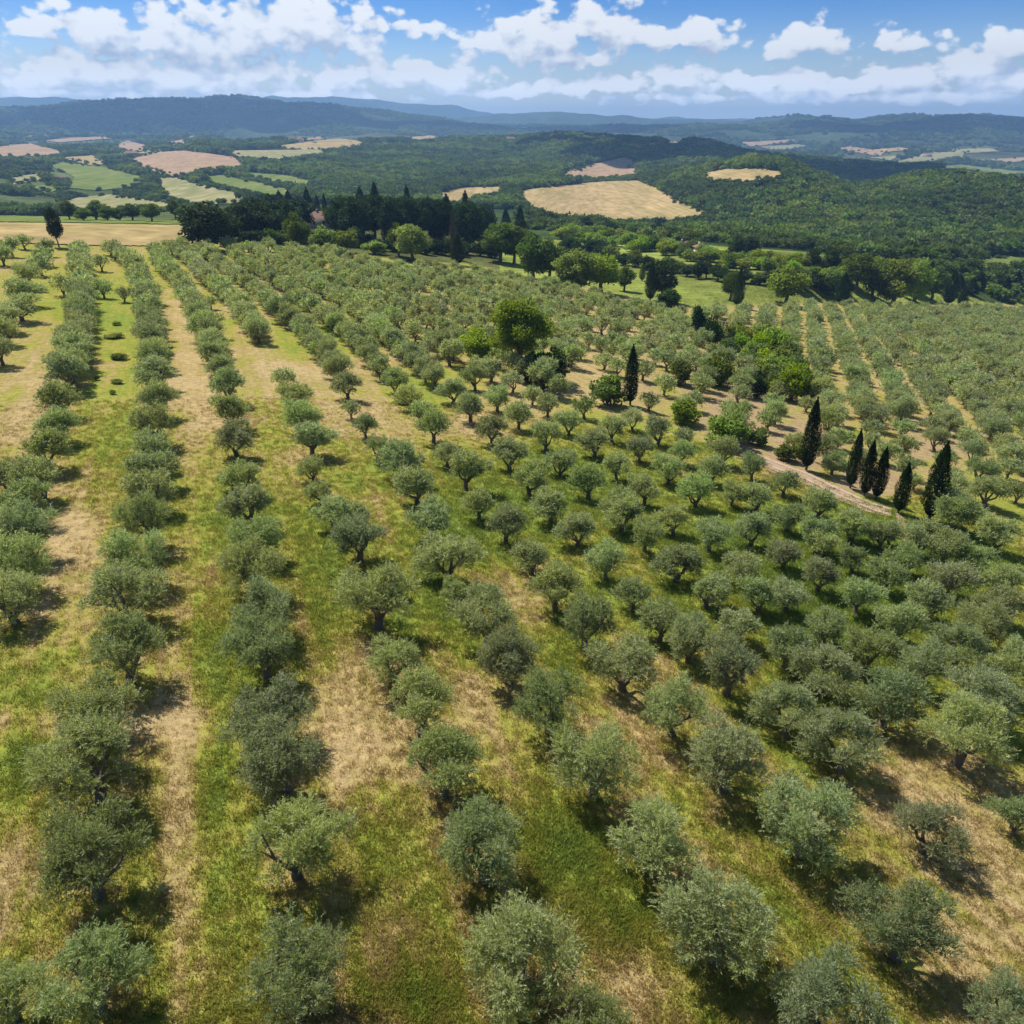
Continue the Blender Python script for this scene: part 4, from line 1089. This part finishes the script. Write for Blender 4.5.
w = bpy.data.worlds.new('World'); scene.world = w; w.use_nodes = True
N, L = w.node_tree.nodes, w.node_tree.links; N.clear()
wo = nd(N, 'ShaderNodeOutputWorld'); bg = nd(N, 'ShaderNodeBackground', inp={'Strength': .086})
sky = nd(N, 'ShaderNodeTexSky', sky_type='NISHITA', sun_disc=False, sun_elevation=SUN_EL, sun_rotation=SUN_AZ, altitude=300, air_density=1.0, dust_density=.6, ozone_density=2.0)
tc = nd(N, 'ShaderNodeTexCoord')
sep = nd(N, 'ShaderNodeSeparateXYZ'); L.new(tc.outputs['Generated'], sep.inputs[0])
azn = math_n(N, L, 'ARCTAN2', sep.outputs[0], sep.outputs[1]); eln = math_n(N, L, 'ARCSINE', sep.outputs[2])
# cumulus heaps placed by azimuth and elevation: photograph x, y, half width, half height
CL = [(105,36,62,24),(60,24,24,8),(185,30,62,30),(250,40,50,16),(300,26,66,30),(345,40,26,12),(413,29,38,7),(40,76,44,12),(110,72,52,14),(190,78,60,13),(255,74,46,13),(330,78,50,14),(400,72,46,15),(455,80,44,12),(492,46,38,14),(545,38,56,24),(605,26,38,26),(640,38,30,12),(700,38,44,13),(570,58,64,8),(805,40,36,15),(915,46,38,10),(1003,46,34,11),(560,88,50,7),(615,84,44,9),(672,78,44,10),(730,84,50,9),(790,80,46,11),(850,84,44,9),(905,76,46,12),(965,70,44,14),(1010,82,44,10),(500,94,60,5),(80,94,90,5),(300,95,100,5),(700,98,110,5),(920,98,90,5),(35,30,22,7),(-20,44,40,16),(-90,55,70,22),(1100,60,70,20)]
grp = bpy.data.node_groups.new('cloud_density', 'ShaderNodeTree')
grp.interface.new_socket('P', in_out='INPUT', socket_type='NodeSocketVector'); grp.interface.new_socket('D', in_out='OUTPUT', socket_type='NodeSocketFloat')
gN, gL = grp.nodes, grp.links
gi = gN.new('NodeGroupInput'); go = gN.new('NodeGroupOutput')
warp = nd(gN, 'ShaderNodeTexNoise', inp={'Scale': 26.0, 'Detail': 3.0}); 
mp = nd(gN, 'ShaderNodeMapping', inp={'Scale': (1, 1.5, 1)}); gL.new(gi.outputs[0], mp.inputs['Vector']); gL.new(mp.outputs[0], warp.inputs['Vector'])
acc = None
for x, y, rx, ry in CL:
    a0, s0 = azel(x, y); e0 = math.atan(s0)
    ra = rx * 1.18 / 890.0; re = ry * 1.28 / 980.0
    sb = nd(gN, 'ShaderNodeVectorMath', operation='SUBTRACT', inp={1: (float(a0), float(e0), 0)}); gL.new(gi.outputs[0], sb.inputs[0])
    ml = nd(gN, 'ShaderNodeVectorMath', operation='MULTIPLY', inp={1: (1 / ra, 1 / re, 0)}); gL.new(sb.outputs[0], ml.inputs[0])
    ln = nd(gN, 'ShaderNodeVectorMath', operation='LENGTH'); gL.new(ml.outputs[0], ln.inputs[0])
    if acc is None: acc = ln.outputs['Value']
    else:
        sm = nd(gN, 'ShaderNodeMath', operation='SMOOTH_MIN', inp={2: .12}); gL.new(acc, sm.inputs[0]); gL.new(ln.outputs['Value'], sm.inputs[1]); acc = sm.outputs[0]
d0 = math_n(gN, gL, 'SUBTRACT', 1.0, acc)
d0 = math_n(gN, gL, 'MAXIMUM', d0, -1.2)
nA_ = noise_n(gN, gL, mp.outputs[0], 30, 8, .6); nB_ = noise_n(gN, gL, mp.outputs[0], 11, 3, .5)
d1 = math_n(gN, gL, 'ADD', d0, math_n(gN, gL, 'MULTIPLY', math_n(gN, gL, 'SUBTRACT', nA_, .5), 2.3))
d1 = math_n(gN, gL, 'ADD', d1, math_n(gN, gL, 'MULTIPLY', math_n(gN, gL, 'SUBTRACT', nB_, .5), 1.2))
for sc2, am in ((34.0, .9), (80.0, .5)):
    wv = nd(gN, 'ShaderNodeVectorMath', operation='MULTIPLY_ADD', inp={1: (.014, .014, 0)}); gL.new(warp.outputs['Color'], wv.inputs[0]); gL.new(mp.outputs[0], wv.inputs[2])
    vo = nd(gN, 'ShaderNodeTexVoronoi', voronoi_dimensions='2D', feature='SMOOTH_F1', inp={'Scale': sc2, 'Smoothness': .35}); gL.new(wv.outputs[0], vo.inputs['Vector'])
    d1 = math_n(gN, gL, 'ADD', d1, math_n(gN, gL, 'MULTIPLY', math_n(gN, gL, 'SUBTRACT', .42, vo.outputs['Distance']), am))
gL.new(d1, go.inputs[0])
cv = nd(N, 'ShaderNodeCombineXYZ'); L.new(azn, cv.inputs[0]); L.new(eln, cv.inputs[1])
g1 = nd(N, 'ShaderNodeGroup', node_tree=grp); L.new(cv.outputs[0], g1.inputs[0])
off = nd(N, 'ShaderNodeVectorMath', operation='ADD', inp={1: (-.008, .016, 0)}); L.new(cv.outputs[0], off.inputs[0])
g2 = nd(N, 'ShaderNodeGroup', node_tree=grp); L.new(off.outputs[0], g2.inputs[0])
alpha = nd(N, 'ShaderNodeMapRange', interpolation_type='SMOOTHSTEP', inp={1: -.02, 2: .40}); L.new(g1.outputs[0], alpha.inputs[0])
# shaded cloud sides painted into the colour by density difference towards the sun
dif_ = math_n(N, L, 'SUBTRACT', g2.outputs[0], g1.outputs[0])
shv = math_n(N, L, 'MULTIPLY_ADD', dif_, .95, True); N[-1].inputs[2].default_value = .36
ccol = mixc(N, L, shv, (8.3, 8.3, 8.2), (3.9, 4.5, 5.5))
lowb = nd(N, 'ShaderNodeMapRange', interpolation_type='SMOOTHSTEP', inp={1: .012, 2: .07, 3: 1.75, 4: 1.0}); L.new(eln, lowb.inputs[0])
cvm = nd(N, 'ShaderNodeVectorMath', operation='SCALE'); L.new(ccol, cvm.inputs[0]); L.new(lowb.outputs[0], cvm.inputs['Scale']); ccol = cvm.outputs[0]
hz = nd(N, 'ShaderNodeMapRange', interpolation_type='SMOOTHSTEP', inp={1: 0.0, 2: .045, 3: .7, 4: 0.0}); L.new(eln, hz.inputs[0])
t1 = nd(N, 'ShaderNodeMapRange', interpolation_type='SMOOTHSTEP', inp={1: .02, 2: .13}); L.new(eln, t1.inputs[0])
t2 = nd(N, 'ShaderNodeMapRange', interpolation_type='SMOOTHSTEP', inp={1: .2, 2: .7, 3: 1.0, 4: 0.0}); L.new(eln, t2.inputs[0])
skyt = mixc(N, L, math_n(N, L, 'MULTIPLY', t1.outputs[0], t2.outputs[0]), sky.outputs[0], mixc(N, L, 1.0, sky.outputs[0], (.19, .44, .84), 'MULTIPLY'))
skyc = mixc(N, L, hz.outputs[0], skyt, (8.6, 9.2, 9.4))
fin = mixc(N, L, math_n(N, L, 'MULTIPLY', alpha.outputs[0], .97), skyc, ccol)
L.new(fin, bg.inputs['Color']); L.new(bg.outputs[0], wo.inputs[0])

# real cumulus overhead whose shadows lie on the far hills
mc, N, L = new_mat('cloud_white'); out = nd(N, 'ShaderNodeOutputMaterial'); d = nd(N, 'ShaderNodeBsdfDiffuse', inp={'Color': (.9, .9, .9, 1)}); L.new(d.outputs[0], out.inputs[0])
def cumulus(px, py, D, alt, rx, ry):
    a, _ = azel(px, py)
    P = Vector((D * math.sin(a), D * math.cos(a), float(terrain_z(D * math.sin(a), D * math.cos(a)))))
    C = P + sd * ((alt - P.z) / sd.z)
    bm = bmesh.new()
    rng = np.random.default_rng(int(px + D))
    for k in range(44):
        t = rng.uniform(0, 6.283); r = math.sqrt(rng.random()) * .85
        x, y = rx * r * math.cos(t), ry * r * math.sin(t); rad = min(rx, ry) * rng.uniform(.22, .42) * (1.15 - .5 * r)
        res = bmesh.ops.create_icosphere(bm, subdivisions=3, radius=rad)
        for v in res['verts']:
            nrm = v.co.normalized(); v.co *= 1 + .25 * mnoise.fractal(v.co / rad * 1.7 + Vector((k, 0, 0)), 1, 2, 3)
            v.co.z = max(v.co.z * .8, -rad * .15)
            v.co += Vector((x, y, rng.uniform(0, .01) * rad))
    me = bpy.data.meshes.new('cloud_mesh'); bm.to_mesh(me); bm.free(); me.materials.append(mc)
    for p in me.polygons: p.use_smooth = True
    o = bpy.data.objects.new('cloud', me); COL.objects.link(o); o.location = C; o.rotation_euler = (0, 0, -a * .5); o['kind'] = 'structure'
    X_, Y_, d_ = project(C.x, C.y, C.z); print('cloud', round(float(X_)), round(float(Y_)))
cumulus(765, 170, 1960, 750, 480, 240)
cumulus(640, 150, 2250, 800, 330, 150)
cumulus(120, 120, 5500, 1300, 1500, 700)
cumulus(330, 125, 5600, 1300, 1300, 600)
cumulus(950, 130, 5400, 1300, 900, 500)
cumulus(600, 130, 5600, 1300, 700, 500)

hm, N, L = new_mat('haze_air'); out = nd(N, 'ShaderNodeOutputMaterial')
pv = nd(N, 'ShaderNodeVolumePrincipled', inp={'Color': (.34, .60, 1.0, 1), 'Density': 1.15e-4, 'Anisotropy': .2}); L.new(pv.outputs[0], out.inputs['Volume'])
zb = float(TZ.min()) - 1.5; zt = max(float(TZ.max()), CAMZ) + 12
v, q = box(-18100, 18100, -18100, 18100, zb, zt)
hzo = bpy.data.objects.new('haze', mesh_from('haze_mesh', v, q, [hm])); COL.objects.link(hzo); hzo['kind'] = 'stuff'; hzo['label'] = 'thin blue haze between the orchard and the far hills'; hzo['category'] = 'haze'
print('haze top', zt)

# ------------------------------------------------------------------ camera and render settings
cam = bpy.data.cameras.new('camera'); co = bpy.data.objects.new('camera', cam); COL.objects.link(co)
cam.sensor_width = 36; cam.lens = 36 * F / 1024; cam.clip_start = .5; cam.clip_end = 80000
co.location = (0, 0, CAMZ); co.rotation_euler = (math.pi / 2 - PITCH, 0, 0)
scene.camera = co
vs = scene.view_settings; vs.view_transform = 'Standard'; vs.look = 'None'; vs.gamma = 1; vs.use_curve_mapping = False; vs.exposure = .58
scene.render.engine = 'CYCLES'
cy = scene.cycles
cy.max_bounces = 5; cy.diffuse_bounces = 3; cy.glossy_bounces = 1; cy.transmission_bounces = 3; cy.volume_bounces = 0; cy.transparent_max_bounces = 4
cy.use_denoising = True; cy.denoiser = 'OPENIMAGEDENOISE'; cy.denoising_input_passes = 'RGB_ALBEDO_NORMAL'; cy.use_adaptive_sampling = False
cy.sample_clamp_indirect = 4.0
scene.render.use_persistent_data = False
